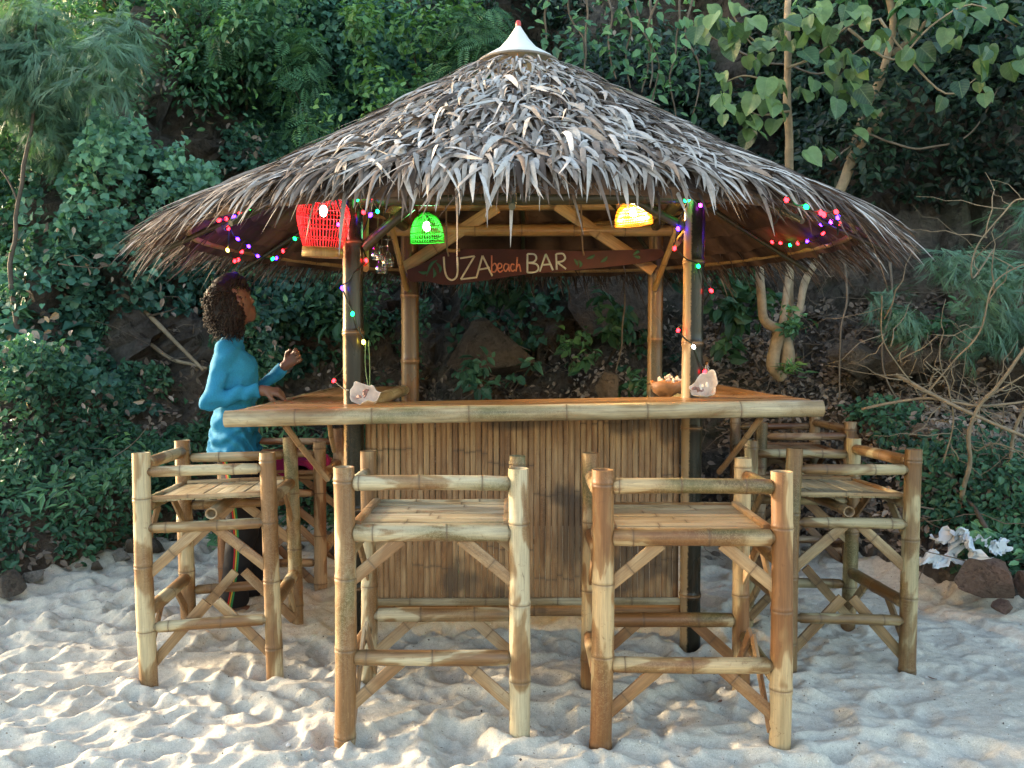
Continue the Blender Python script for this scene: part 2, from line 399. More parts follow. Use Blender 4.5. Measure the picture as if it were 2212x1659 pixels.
# sand banked and scooped round the bar front, where the matting leaves a hollow
ZZ += -.03*np.exp(-((XX-.1)/.9)**2 - ((YY-3.93)/.13)**2) + .03*np.exp(-((XX-.1)/1.0)**2 - ((YY-4.25)/.12)**2)
t = NT('beach_sand')
gv = t.coord('World')
n1 = t.noise(gv, 1.1, 4, .6); n2 = t.noise(gv, 260, 2, .6); n3 = t.noise(gv, 36, 5, .65)
c = t.ramp(n1, [(.3, (.465, .425, .35)), (.7, (.565, .52, .435))])
c = t.mix(1.0, c, t.ramp(n2, [(.25, .72), (.75, 1.18)]), 'MULTIPLY')
c = t.mix(1.0, c, t.ramp(n3, [(.30, .82), (.6, 1.06)]), 'MULTIPLY')
n4 = t.noise(gv, 95, 1, .5); c = t.mix(t.ramp(n4, [(.725, 0), (.76, .8)]), c, (.10, .07, .05))
n5 = t.noise(t.coord('World', (1, 1, 3)), 120, 1, .5); c = t.mix(t.ramp(n5, [(.74, 0), (.77, .9)]), c, (.80, .78, .74))
hb = t.math('ADD', t.math('MULTIPLY', n2, .25), n3)
t.bsdf(c, .92, .15, t.bump(hb, .55, .012)); M['sand'] = t.m
me = mesh_np('sand', np.stack([XX, YY, ZZ], -1).reshape(-1, 3), grid_quads(len(xs), len(ys)), True, None, M['sand'])
tag(link('sand', me), kind='structure')

def sand_z(x, y):
    i = np.clip(np.searchsorted(xs, x), 0, len(xs)-1); j = np.clip(np.searchsorted(ys, y), 0, len(ys)-1)
    return float(ZZ[j, i])

# ------------------------------------------------------------------ the setting: rocky hillside behind the beach
_pl = np.array([[-.6, -.35], [0, .02], [.45, .38], [1.0, 1.05], [1.7, 2.0], [2.4, 3.2], [3.4, 4.6], [4.6, 6.2], [6.5, 8.6], [9, 11], [14, 14]])
_pc = np.array([[-.6, -.35], [0, .02], [.5, .30], [1.0, .78], [1.35, 1.35], [1.75, 2.4], [2.15, 3.3], [3.0, 4.6], [4.4, 6.2], [6.5, 8.6], [9, 11]])
_pr = np.array([[-.6, -.35], [0, .04], [.4, .32], [1.0, .85], [1.9, 1.50], [2.25, 2.1], [2.6, 2.95], [3.2, 3.7], [4.4, 5.6], [6.5, 8.4], [9, 11]])
def resample(p, n):
    d = np.concatenate([[0], np.cumsum(np.linalg.norm(np.diff(p, axis=0), axis=1))]); s = np.linspace(0, d[-1], n)
    return np.stack([np.interp(s, d, p[:, 0]), np.interp(s, d, p[:, 1])], 1)
NS = 210; hx = np.concatenate([np.arange(-14, -5.5, .25), np.arange(-5.5, 5.5, .05), np.arange(5.5, 14.1, .25)]); NX = len(hx)
RL, RC, RR = resample(_pl[:10], NS), resample(_pc, NS), resample(_pr, NS)
wl_ = sstep(-.7, -1.7, hx)[None, :, None]; wr_ = sstep(.9, 1.9, hx)[None, :, None]
prof = RL[:, None, :]*wl_ + RR[:, None, :]*wr_ + RC[:, None, :]*(1-wl_-wr_)
HP = np.stack([np.broadcast_to(hx, (NS, NX)), y_edge(hx)[None, :]+prof[..., 0], prof[..., 1]], -1)
def grid_normals(G):
    du = np.gradient(G, axis=1); dv = np.gradient(G, axis=0); n = np.cross(du, dv); n /= np.linalg.norm(n, axis=-1)[..., None]+1e-9
    return n
HN0 = grid_normals(HP)                                  # faces the beach and up
f1, f2, cid = worley(HP*np.array([1.5, 1.5, 1.25]) + .25*vnoise(HP*1.2, 3)[..., None], 21)
g1, g2, gid = worley(HP*4.6, 33)
rocky = sstep(.75, 1.25, HP[..., 2])*.85 + .15
disp = rocky*(.46*(cid-.5) - .14*np.exp(-(f2-f1)*9) + .10*(gid-.5)*1.0 - .03*np.exp(-(g2-g1)*10)) + .06*fbm(HP*3.0, 6, 5) - .05*np.clip(.22-np.abs(vnoise(HP*np.array([2.2, 2.2, 4.2])+.5, 71)), 0, 1)/.22 + .10*fbm(HP*.8, 9, 2)
lowfade = sstep(-.1, .35, HP[..., 2])
HPd = HP + HN0*(disp*lowfade)[..., None]
HN = grid_normals(HPd)
t = NT('hillside_rock')
gv = t.coord('World'); n1 = t.noise(gv, 1.6, 6, .62); n2 = t.noise(gv, .75, 3, .5, None, .8); n3 = t.noise(gv, 16, 5, .7)
c = t.ramp(n1, [(.32, (.058, .053, .049)), (.55, (.125, .110, .093)), (.75, (.20, .172, .142))])
c = t.mix(t.ramp(n2, [(.5, 0), (.66, .8)]), c, (.17, .112, .072))
c = t.mix(1.0, c, t.ramp(n3, [(.3, .55), (.7, 1.3)]), 'MULTIPLY')
n4 = t.noise(gv, 2.4, 3, .6); c = t.mix(t.ramp(n4, [(.56, 0), (.68, .6)]), c, (.035, .045, .024))
n6 = t.noise(gv, 5, 8, .78, None, 1.6); c = t.mix(t.ramp(n6, [(.37, .8), (.45, 0)]), c, (.014, .013, .012)); c = t.mix(t.ramp(n6, [(.60, 0), (.70, .35)]), c, (.17, .15, .125))
t.bsdf(c, .92, .2, t.bump(t.math('ADD', n3, t.math('MULTIPLY', n6, 1.5)), 1.0, .05)); M['hill'] = t.m
me = mesh_np('hillside', HPd.reshape(-1, 3), grid_quads(NX, NS), False, None, M['hill'])
tag(link('hillside', me), kind='structure')

def hill_pick(n, xlo, xhi, zlo, zhi, rng):
    """random points on the hillside, with normals"""
    z = HPd[..., 2]; x = HPd[..., 0]
    wgt = np.linalg.norm(np.cross(np.gradient(HP, axis=1), np.gradient(HP, axis=0)), axis=-1)
    ok = ((x > xlo) & (x < xhi) & (z > zlo) & (z < zhi)).ravel(); w = (wgt.ravel()*ok); w /= w.sum()
    i = rng.choice(len(w), n, p=w)
    p = HPd.reshape(-1, 3)[i] + rng.normal(0, .03, (n, 3)); return p, HN0.reshape(-1, 3)[i]

def hill_y(x, z):
    """distance of the hillside at a given width and height"""
    j = int(np.argmin(np.abs(hx-x))); return float(np.interp(z, HPd[:, j, 2], HPd[:, j, 1]))

# ------------------------------------------------------------------ leaves
LEAF_OVAL = (np.array([[0, 0, 0], [-.26, .3, .05], [.26, .3, .05], [-.22, .68, .03], [.22, .68, .03], [0, 1, -.10], [0, .5, -.03]], float),
             np.array([[0, 6, 1], [0, 2, 6], [1, 6, 3], [2, 4, 6], [3, 6, 5], [4, 5, 6]]))
LEAF_HEART = (np.array([[0, 0, 0], [-.22, -.12, .02], [.22, -.12, .02], [-.46, .12, .06], [.46, .12, .06], [-.40, .48, .04], [.40, .48, .04], [0, 1, -.14], [0, .42, -.04]], float),
              np.array([[0, 8, 1], [0, 2, 8], [1, 8, 3], [2, 4, 8], [3, 8, 5], [4, 6, 8], [5, 8, 7], [6, 7, 8]]))
LEAF_SLIM = (np.array([[0, 0, 0], [-.11, .35, .02], [.11, .35, .02], [0, 1, -.12], [0, .45, -.02]], float),
             np.array([[0, 4, 1], [0, 2, 4], [1, 4, 3], [2, 3, 4]]))
def _frond(n=9, droop=.25, w=.26, slim=.055):
    V = []; T = []
    for i in range(n):
        y = .12+.86*i/(n-1); ln = w*math.sin(PI*min(1, .18+.8*i/(n-1)))+.03
        for s in (-1, 1):
            b = len(V); z = -droop*y*y
            V += [[0, y, z], [s*ln*.5, y+.02+slim, z+.01], [s*ln, y+ln*.45, z-.05*ln], [s*ln*.55, y+.02-slim*.6, z]]
            T += [[b, b+1, b+2], [b, b+2, b+3]]
    return np.array(V, float), np.array(T)
FROND = _frond(); FROND_FINE = _frond(13, .35, .20, .022)
def _spray(n=14):
    V = []; T = []
    r = np.random.default_rng(3)
    for i in range(n):
        y0 = r.uniform(0, .55); a = r.uniform(-1, 1)*.5; l = r.uniform(.35, .6); z = r.uniform(-.15, .15)
        b = len(V); d = np.array([math.sin(a), math.cos(a), z]); s = np.array([d[1], -d[0], 0])*.012
        p = np.array([math.sin(a)*.1*y0, y0, -.2*y0*y0])
        V += [p-s, p+s, p+d*l+[0, 0, -.12]]; T += [[b, b+1, b+2]]
    return np.array(V), np.array(T)
SPRAY = _spray()

def leaves_geo(tpl, P, N, T, S, tone, rng, jitter=.35):
    n = len(P); tv, tf = tpl
    N = N + rng.normal(0, jitter, (n, 3)); N /= np.linalg.norm(N, axis=1)[:, None]+1e-9
    T = T - N*np.sum(T*N, 1)[:, None]; T /= np.linalg.norm(T, axis=1)[:, None]+1e-9
    X = np.cross(T, N)
    fold = rng.uniform(.5, 2.2, n); wid = rng.uniform(.8, 1.15, n)
    V = (P[:, None, :] + S[:, None, None]*(tv[None, :, 0:1]*wid[:, None, None]*X[:, None, :] + tv[None, :, 1:2]*T[:, None, :] + (tv[None, :, 2:3]*fold[:, None, None])*N[:, None, :]))
    Fc = tf[None] + (np.arange(n)*len(tv))[:, None, None]
    return V.reshape(-1, 3), Fc.reshape(-1, 3), np.repeat(tone, len(tv))

def rand_dir(rng, n, down=.6):
    d = rng.normal(0, 1, (n, 3)); d[:, 2] -= down*1.3; return d/np.linalg.norm(d, axis=1)[:, None]

def leaf_mass(name, P, N, size, tpl, mat, rng, parent=None, kind=None, down=.7, jitter=.4, tone=None):
    n = len(P); S = size*rng.uniform(.6, 1.25, n); tn = np.clip(rng.normal(.45, .25, n), 0, 1) if tone is None else tone
    V, Fc, a = leaves_geo(tpl, P, N, rand_dir(rng, n, down), S, tn, rng, jitter)
    o = link(name, mesh_np(name, V, Fc, False, {'tone': a}, mat), None, parent)
    if kind: o['kind'] = kind
    return o

def carpet(name, n, box, depth, thr, size, tpl, mat, seed, freq=1.1, kind='stuff', lo=.02, down=.8, parent=None, jitter=.45):
    rng = np.random.default_rng(seed)
    P, N = hill_pick(n, *box, rng)
    d = fbm(P*freq, seed, 3); keep = d > thr; P, N, d = P[keep], N[keep], d[keep]
    off = lo + depth*np.clip(d-thr, 0, 1.2)*rng.uniform(.25, 1.0, len(P))**.5
    P = P + N*off[:, None]
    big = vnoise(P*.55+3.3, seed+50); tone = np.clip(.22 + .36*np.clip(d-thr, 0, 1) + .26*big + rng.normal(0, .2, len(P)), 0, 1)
    N2 = N*.7 + np.array([0, -.45, .55]); 
    return leaf_mass(name, P, N2, size, tpl, mat, rng, parent, kind, down, jitter, tone)

# stuff: leaf cover that nobody could count
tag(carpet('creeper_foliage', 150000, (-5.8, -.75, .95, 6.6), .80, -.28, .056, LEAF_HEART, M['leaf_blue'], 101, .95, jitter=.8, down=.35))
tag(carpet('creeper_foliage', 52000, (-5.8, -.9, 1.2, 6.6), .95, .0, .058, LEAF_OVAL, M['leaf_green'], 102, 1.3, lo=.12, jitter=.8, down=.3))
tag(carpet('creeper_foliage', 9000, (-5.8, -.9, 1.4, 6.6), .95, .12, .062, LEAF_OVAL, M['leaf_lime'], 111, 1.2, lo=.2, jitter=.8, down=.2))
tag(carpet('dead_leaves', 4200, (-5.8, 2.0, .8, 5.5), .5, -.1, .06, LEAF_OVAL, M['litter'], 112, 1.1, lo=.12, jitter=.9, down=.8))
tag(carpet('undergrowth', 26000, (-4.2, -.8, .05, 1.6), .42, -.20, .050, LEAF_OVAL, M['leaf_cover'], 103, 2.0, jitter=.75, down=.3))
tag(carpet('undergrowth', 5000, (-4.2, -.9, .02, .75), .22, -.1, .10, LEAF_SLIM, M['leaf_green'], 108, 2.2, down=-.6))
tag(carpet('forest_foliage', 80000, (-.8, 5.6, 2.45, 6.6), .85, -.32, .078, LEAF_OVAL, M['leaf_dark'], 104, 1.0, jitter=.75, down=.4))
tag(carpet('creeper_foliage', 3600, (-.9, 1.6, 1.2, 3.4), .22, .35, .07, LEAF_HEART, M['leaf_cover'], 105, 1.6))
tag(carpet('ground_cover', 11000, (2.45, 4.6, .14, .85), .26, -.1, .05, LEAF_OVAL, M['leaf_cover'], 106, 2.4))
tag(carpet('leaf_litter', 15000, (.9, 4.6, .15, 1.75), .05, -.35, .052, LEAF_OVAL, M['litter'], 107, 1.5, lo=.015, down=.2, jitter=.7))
tag(carpet('leaf_litter', 4600, (-3.2, 1.0, .1, 1.3), .04, -.4, .05, LEAF_OVAL, M['litter'], 109, 1.5, lo=.01, down=.2, jitter=.7))

def crown_leaves(name, centre, rad, n, size, tpl, mat, seed, parent=None, lobes=9, down=.7, kind=None, flat=.8):
    rng = np.random.default_rng(seed); c = np.asarray(centre, float); rad = np.asarray(rad, float)
    L = rng.normal(0, .45, (lobes, 3))*rad + c; lr = rng.uniform(.28, .55, lobes)
    k = rng.integers(0, lobes, n); d = rng.normal(0, 1, (n, 3)); d /= np.linalg.norm(d, axis=1)[:, None]
    P = L[k] + d*(lr[k]*rng.uniform(.55, 1.05, n))[:, None]*rad*flat
    N = d*.6 + np.array([0, -.3, .7])
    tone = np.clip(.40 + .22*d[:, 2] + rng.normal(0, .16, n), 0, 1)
    return leaf_mass(name, P, N, size, tpl, mat, rng, parent, kind, down, .4, tone)

def branch_obj(name, pts, r0, r1, mat, parent=None, n=24, seg=7, wob=.012, seed=0):
    P = spline(pts, n); rng = np.random.default_rng(seed+len(P)); P = P + wob*vnoise(P*6+seed, seed)[:, None]*rng.normal(0, 1, 3)
    mb = MB(); add_tube(mb, P, np.linspace(r0, r1, len(P))*(1+.12*vnoise(P*9, seed+1)), seg); return mb.build(name, mat, parent)

def tree(name, label, cat, base, stems, crown, group=None):
    """stems: list of (name, pts, r0, r1); crown: list of kwargs"""
    root = empty(name, base); tag(root, label, cat, group)
    inv = np.asarray(base, float)
    for i, (nm, pts, r0, r1, mt) in enumerate(stems):
        branch_obj(nm, [np.asarray(p, float)-inv for p in pts], r0, r1, mt, root, seed=i+3)
    for i, kw in enumerate(crown):
        kw = dict(kw); kw['centre'] = np.asarray(kw['centre'], float)-inv
        crown_leaves(parent=root, **kw)
    return root

# feathery pale tree at the left edge
Yt = 5.6
b0 = at(85, 1010, Yt)
tree('feathery_tree', 'pale feathery tree with a thin bare trunk on the leafy bank beside the beach', 'tree', b0,
     [('trunk', [b0, at(28, 640, Yt), at(36, 470, Yt), at(70, 240, Yt), at(80, 30, Yt)], .020, .008, M['twig']),
      ('branch', [at(40, 440, Yt), at(10, 380, Yt), at(-60, 300, Yt)], .008, .004, M['twig']),
      ('branch', [at(68, 250, Yt), at(40, 205, Yt), at(-20, 170, Yt)], .007, .004, M['twig'])],
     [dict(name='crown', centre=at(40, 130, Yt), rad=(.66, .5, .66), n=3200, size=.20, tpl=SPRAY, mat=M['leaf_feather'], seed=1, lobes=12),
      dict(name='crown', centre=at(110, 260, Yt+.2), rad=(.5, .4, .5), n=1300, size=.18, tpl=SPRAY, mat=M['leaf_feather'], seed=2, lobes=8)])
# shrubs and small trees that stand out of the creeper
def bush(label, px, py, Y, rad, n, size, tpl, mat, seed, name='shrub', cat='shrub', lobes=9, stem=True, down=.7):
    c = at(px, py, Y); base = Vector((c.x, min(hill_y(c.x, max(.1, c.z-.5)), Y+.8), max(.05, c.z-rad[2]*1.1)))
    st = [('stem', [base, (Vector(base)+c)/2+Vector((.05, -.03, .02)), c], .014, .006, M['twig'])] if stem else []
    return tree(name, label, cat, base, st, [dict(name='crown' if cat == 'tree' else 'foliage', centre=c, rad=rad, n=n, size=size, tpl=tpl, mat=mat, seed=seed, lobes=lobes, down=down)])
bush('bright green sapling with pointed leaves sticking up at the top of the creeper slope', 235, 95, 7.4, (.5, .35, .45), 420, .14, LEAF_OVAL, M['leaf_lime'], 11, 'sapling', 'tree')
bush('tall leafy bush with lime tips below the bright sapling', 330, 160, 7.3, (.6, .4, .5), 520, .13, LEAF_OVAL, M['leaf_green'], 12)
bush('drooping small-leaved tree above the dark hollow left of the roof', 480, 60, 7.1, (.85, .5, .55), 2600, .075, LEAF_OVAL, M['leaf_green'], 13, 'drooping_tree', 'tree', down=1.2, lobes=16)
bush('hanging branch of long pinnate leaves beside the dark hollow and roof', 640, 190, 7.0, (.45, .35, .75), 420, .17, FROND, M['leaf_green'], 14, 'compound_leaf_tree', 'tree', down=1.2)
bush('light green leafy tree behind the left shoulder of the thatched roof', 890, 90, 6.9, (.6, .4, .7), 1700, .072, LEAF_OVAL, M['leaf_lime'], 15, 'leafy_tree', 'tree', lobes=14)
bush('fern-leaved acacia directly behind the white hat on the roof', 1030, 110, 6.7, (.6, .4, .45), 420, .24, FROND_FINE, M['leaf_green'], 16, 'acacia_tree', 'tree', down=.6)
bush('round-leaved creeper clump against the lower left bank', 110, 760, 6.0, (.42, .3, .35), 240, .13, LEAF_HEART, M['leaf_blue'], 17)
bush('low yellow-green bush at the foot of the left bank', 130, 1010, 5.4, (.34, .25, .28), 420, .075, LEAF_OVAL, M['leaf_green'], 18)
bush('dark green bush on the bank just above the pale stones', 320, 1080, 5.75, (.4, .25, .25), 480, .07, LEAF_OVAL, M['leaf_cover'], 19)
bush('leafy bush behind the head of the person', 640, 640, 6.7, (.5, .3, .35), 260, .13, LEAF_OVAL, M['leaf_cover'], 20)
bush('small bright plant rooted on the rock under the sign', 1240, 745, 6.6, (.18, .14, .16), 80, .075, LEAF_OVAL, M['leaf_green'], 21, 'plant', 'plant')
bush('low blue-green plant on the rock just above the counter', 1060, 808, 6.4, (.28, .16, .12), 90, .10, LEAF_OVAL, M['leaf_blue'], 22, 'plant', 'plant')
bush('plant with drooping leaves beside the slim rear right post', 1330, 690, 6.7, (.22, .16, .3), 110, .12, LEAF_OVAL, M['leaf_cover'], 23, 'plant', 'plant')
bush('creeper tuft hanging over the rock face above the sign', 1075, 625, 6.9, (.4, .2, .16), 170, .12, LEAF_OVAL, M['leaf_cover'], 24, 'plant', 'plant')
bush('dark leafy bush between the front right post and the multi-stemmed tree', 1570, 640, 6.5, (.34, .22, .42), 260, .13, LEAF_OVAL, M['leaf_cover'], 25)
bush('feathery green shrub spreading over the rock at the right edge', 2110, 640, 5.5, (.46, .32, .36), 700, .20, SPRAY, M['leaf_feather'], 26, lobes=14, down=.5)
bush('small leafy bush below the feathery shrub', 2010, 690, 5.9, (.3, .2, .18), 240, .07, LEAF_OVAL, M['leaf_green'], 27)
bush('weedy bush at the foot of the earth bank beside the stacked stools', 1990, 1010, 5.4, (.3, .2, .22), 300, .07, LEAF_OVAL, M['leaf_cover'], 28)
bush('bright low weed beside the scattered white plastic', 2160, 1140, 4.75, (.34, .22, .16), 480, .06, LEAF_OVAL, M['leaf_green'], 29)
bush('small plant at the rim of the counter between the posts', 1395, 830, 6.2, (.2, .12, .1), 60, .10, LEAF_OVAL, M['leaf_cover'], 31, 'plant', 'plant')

# the heart-leaved tree at the upper right: each big leaf a part
HY = 5.7
hb = at(1704, 700, 6.3)
ht = empty('heart_leaf_tree', hb); tag(ht, 'slender straight tree with big heart-shaped leaves behind the roof', 'tree')
inv = np.array(hb)
branch_obj('trunk', [np.array(at(px, py, y))-inv for px, py, y in ((1706, 700, 6.3), (1704, 330, 6.1), (1698, 200, 6.0), (1703, 20, 6.0), (1700, -120, 6.0))], .032, .022, M['branch'], ht, seed=1)
for pts in ([(1700, 60), (1668, 110), (1600, 60), (1575, 10)], [(1700, 150), (1760, 120), (1830, 60), (1900, 40)], [(1703, 200), (1660, 175), (1610, 165), (1560, 180)],
            [(1690, 90), (1630, 100), (1590, 40)], [(1900, 40), (1950, 110), (2040, 200), (2120, 165)], [(1705, 240), (1640, 250), (1600, 220)], [(1830, 60), (1930, 130), (2010, 60), (2100, 10), (2200, 60)]):
    branch_obj('branch', [np.array(at(px, py, HY+.12))-inv for px, py in pts], .010, .004, M['branch'], ht, n=16, seg=5)
hz = [(500, 80), (560, 20), (570, 120), (720, 30), (790, 280), (740, 280), (850, 270), (830, 420), (790, 460), (560, 400), (640, 400), (580, 470), (600, 560), (640, 600), (690, 620), (740, 520), (760, 560), (850, 510), (750, 640), (740, 690), (1000, 440), (1010, 470), (1180, 470), (1270, 480), (1300, 450), (1290, 390), (1050, 210), (1060, 40), (1100, 90), (1140, 160), (1250, 60), (1230, 100), (1360, 190), (1430, 190), (1480, 200), (1560, 110), (1310, 20), (1600, 40), (900, 460), (910, 590), (1080, 800), (1060, 830), (1110, 770), (1580, 260), (1870, 480), (1940, 440), (1990, 430), (1780, 510), (2030, 480), (2160, 310), (2190, 290), (2120, 80), (1400, 570), (1260, 650), (950, 190), (980, 250)]
def heart_mesh(seed):
    r = np.random.default_rng(seed); n = 14; a = np.linspace(0, 2*PI, n, endpoint=False)
    # a heart outline: tip at +y
    x = .46*np.sin(a)*(1+.10*np.cos(a)); y = .42-.50*np.cos(a) + .16*np.exp(-((a-0)/.5)**2) + .16*np.exp(-((a-2*PI)/.5)**2) + .14*np.exp(-((a-PI)/.35)**2)
    ring = np.stack([x, y, .24*np.abs(x)-.22*np.clip(y-.4, 0, 1)**2*1.3 + r.normal(0, .02, n)], 1)
    inner = ring*[.5, .5, .5] + [0, .21, 0]; inner[:, 2] -= .01
    V = np.vstack([ring, inner, [[0, .40, -.035]]])
    Q = [[i, (i+1) % n, n+(i+1) % n, n+i] for i in range(n)]; T = [[n+i, n+(i+1) % n, 2*n] for i in range(n)]
    return mesh_np('leaf', V, [np.array(Q), np.array(T)], True, {'tone': np.full(len(V), r.uniform(.0, 1.05))}, M['leaf_heart'])
hearts = [heart_mesh(k) for k in range(9)]
r = np.random.default_rng(77)
hz = hz + [(r.uniform(480, 2212), r.uniform(-20, 330)) for _ in range(28)] + [(r.uniform(560, 1350), r.uniform(250, 600)) for _ in range(14)]
for (zx, zy) in hz:
    for q in range(r.integers(1, 4)):
        p = np.array(at((1500+zx/2.212)*.8848 + r.normal(0, 12), zy/2.212*.8848 + r.normal(0, 12), HY + r.uniform(-.22, .2)))
        s = r.uniform(.075, .155); N = Vector((r.normal(0, .7), -1+r.normal(0, .4), .5+r.normal(0, .5))).normalized()
        T = Vector((r.normal(0, .4), -.2, -1)); T = (T - N*N.dot(T)).normalized(); X = T.cross(N)
        m = Matrix((X, T, N)).transposed().to_4x4(); m = Matrix.Translation(Vector(p-inv)) @ m @ Matrix.Diagonal((s, s, s, 1))
        link('leaf', hearts[r.integers(0, 9)], None, ht, m)

# leaning cut trunk behind the right slope of the roof
b = at(1790, 470, 6.4)
tree('leaning_tree', 'leaning pale trunk with a sawn-off side limb behind the roof', 'tree', b,
     [('trunk', [b, at(1835, 365, 6.4), at(1868, 240, 6.4), at(1905, 150, 6.3), at(1925, 40, 6.2), at(1900, -80, 6.1)], .042, .020, M['branch']),
      ('cut_limb', [at(1846, 340, 6.38), at(1875, 290, 6.3), at(1906, 240, 6.2)], .026, .022, M['branch']),
      ('branch', [at(1925, 120, 6.3), at(1985, 60, 6.2), at(2080, -20, 6.1)], .022, .012, M['trunk']),
      ('branch', [at(1868, 240, 6.38), at(1850, 300, 6.3), at(1800, 345, 6.2)], .008, .005, M['vine'])],
     [dict(name='crown', centre=at(1950, -30, 6.2), rad=(.8, .5, .35), n=380, size=.13, tpl=LEAF_OVAL, mat=M['leaf_green'], seed=41),
      dict(name='crown', centre=at(2130, 90, 6.6), rad=(.6, .4, .5), n=500, size=.11, tpl=LEAF_OVAL, mat=M['leaf_dark'], seed=42)])
# multi-stemmed tree beyond the counter
b = at(1690, 815, 6.0)
tree('multi_stemmed_tree', 'pruned tree with three pale stems growing from one bent base beyond the counter', 'tree', b,
     [('trunk', [b, at(1668, 790, 5.95), at(1676, 740, 5.95), at(1690, 710, 5.95)], .045, .042, M['branch']),
      ('stem', [at(1690, 715, 5.95), at(1652, 692, 5.95), at(1645, 640, 5.95), at(1640, 560, 5.95), at(1636, 520, 5.95)], .036, .028, M['branch']),
      ('stem', [at(1690, 715, 6.0), at(1694, 660, 6.05), at(1703, 600, 6.1), at(1714, 530, 6.1), at(1722, 440, 6.1)], .028, .022, M['branch']),
      ('stem', [at(1690, 720, 6.0), at(1722, 680, 6.1), at(1738, 610, 6.2), at(1765, 560, 6.2), at(1800, 480, 6.3)], .030, .024, M['branch']),
      ('root_flare', [at(1690, 720, 6.02), at(1702, 760, 5.98), at(1696, 800, 5.98)], .05, .055, M['branch'])],
     [dict(name='foliage', centre=at(1710, 690, 5.85), rad=(.16, .12, .14), n=90, size=.06, tpl=LEAF_OVAL, mat=M['leaf_green'], seed=43, lobes=5),
      dict(name='foliage', centre=at(1705, 805, 5.8), rad=(.1, .1, .14), n=60, size=.09, tpl=LEAF_SLIM, mat=M['leaf_lime'], seed=44, lobes=4, down=-.6)])
# bare branchy shrub at the right edge
b = at(2085, 1060, 4.9)
stems = [[(2078, 1080), (2092, 1000), (2105, 890), (2155, 830), (2230, 730)], [(2180, 1020), (2192, 930), (2230, 850)], [(1862, 885), (1980, 862), (2060, 870), (2130, 880), (2230, 862)],
         [(1935, 810), (2010, 850), (2085, 888), (2230, 950)], [(2085, 890), (2130, 860), (2230, 800)], [(1985, 870), (2060, 780), (2115, 720), (2150, 610), (2230, 560)], [(2010, 880), (1960, 810), (1910, 740), (1905, 640)],
         [(2150, 540), (2100, 600), (2120, 520), (2190, 440), (2230, 430)], [(2040, 1000), (2060, 900), (2040, 820), (2000, 780)], [(2105, 980), (2150, 960), (2230, 985)]]
tree('bare_shrub', 'bare branching shrub with pale crooked stems at the right edge', 'shrub', b,
     [('stem', [at(px, py, 4.9+.12*((i*7) % 5)/5-.1*k) for k, (px, py) in enumerate(q)], (.014, .012, .009, .013, .008, .006, .004, .005, .005, .005)[i], (.008, .007, .006, .009, .004, .003, .003, .004, .003, .003)[i], M['trunk']) for i, q in enumerate(stems)],
     [])
bs = [o for o in bpy.data.objects if o.name == 'bare_shrub'][0]; tq = np.random.default_rng(66); mb = MB()
for q in range(90):
    st = stems[tq.integers(0, len(stems))]; k_ = tq.integers(0, len(st)-1); f_ = tq.uniform(0, 1)
    p = np.array(at(st[k_][0]*(1-f_)+st[k_+1][0]*f_, st[k_][1]*(1-f_)+st[k_+1][1]*f_, 4.9))-np.array(b)
    d = tq.normal(0, 1, 3); d[1] *= .7; d[2] = d[2]*.6+.5; d /= np.linalg.norm(d); L = tq.uniform(.12, .5); s_ = np.linspace(0, 1, 7)
    C = p+d*(s_*L)[:, None]+np.cumsum(tq.normal(0, .014, (7, 3)), 0); add_tube(mb, C, np.linspace(1, .3, 7)*tq.uniform(.002, .005), 4)
mb.build('twigs', M['trunk'], bs)
# dead boughs lying on the left bank
for lab, pts, rr in (('long dead bough slanting down the left bank', [(230, 610), (320, 680), (380, 740), (440, 800)], .022),
                     ('pale broken bough below the long slanting one', [(325, 745), (370, 775), (410, 785), (445, 795)], .018),
                     ('thin grey stick standing in the weeds at the left edge', [(60, 830), (95, 900), (105, 960), (115, 1040)], .012)):
    p0 = at(*pts[0], 6.2); o = empty('dead_bough', p0); tag(o, lab, 'branch')
    branch_obj('bough', [np.array(at(px, py, 6.2-.08*i))-np.array(p0) for i, (px, py) in enumerate(pts)], rr, rr*.5, M['trunk'], o)
    branch_obj('twig', [np.array(at(pts[1][0], pts[1][1], 6.1))-np.array(p0), np.array(at(pts[1][0]+60, pts[1][1]-20, 6.05))-np.array(p0)], rr*.4, rr*.2, M['twig'], o, n=6)

# hanging vines
vr = np.random.default_rng(9)
vlist = [(1190, -20, 1170, 130), (1225, -30, 1262, 150), (1262, -20, 1255, 180), (1300, -30, 1330, 170), (1338, -10, 1362, 190), (1366, -20, 1402, 190), (1400, 0, 1388, 200), (1425, -20, 1402, 240), (1462, -20, 1465, 260), (1496, -20, 1500, 250)]
for i, (x0, y0, x1, y1) in enumerate(vlist):
    p0 = at(x0, y0, 6.6); o = empty('hanging_vine', p0)
    tag(o, '%s leafy vine hanging above the right roof slope, counted from the white hat' % ('first second third fourth fifth sixth seventh eighth ninth tenth'.split()[i]), 'vine', 'vines hanging above the right roof slope')
    mid = [(x0+(x1-x0)*q+vr.normal(0, 12), y0+(y1-y0)*q) for q in (.33, .66)]
    pts = [np.array(at(px, py, 6.6+vr.normal(0, .05)))-np.array(p0) for px, py in [(x0, y0)]+mid+[(x1, y1)]]
    branch_obj('stem', pts, .010, .006, M['vine'], o, n=18, seg=5, wob=.03)
    q = spline(pts, 60); P = q[vr.integers(0, len(q), 34)] + vr.normal(0, .07, (34, 3)); N = np.tile([0, -.6, .6], (34, 1))
    leaf_mass('foliage', P, N, .09, LEAF_OVAL, M['leaf_green'], vr, o, None, .9)
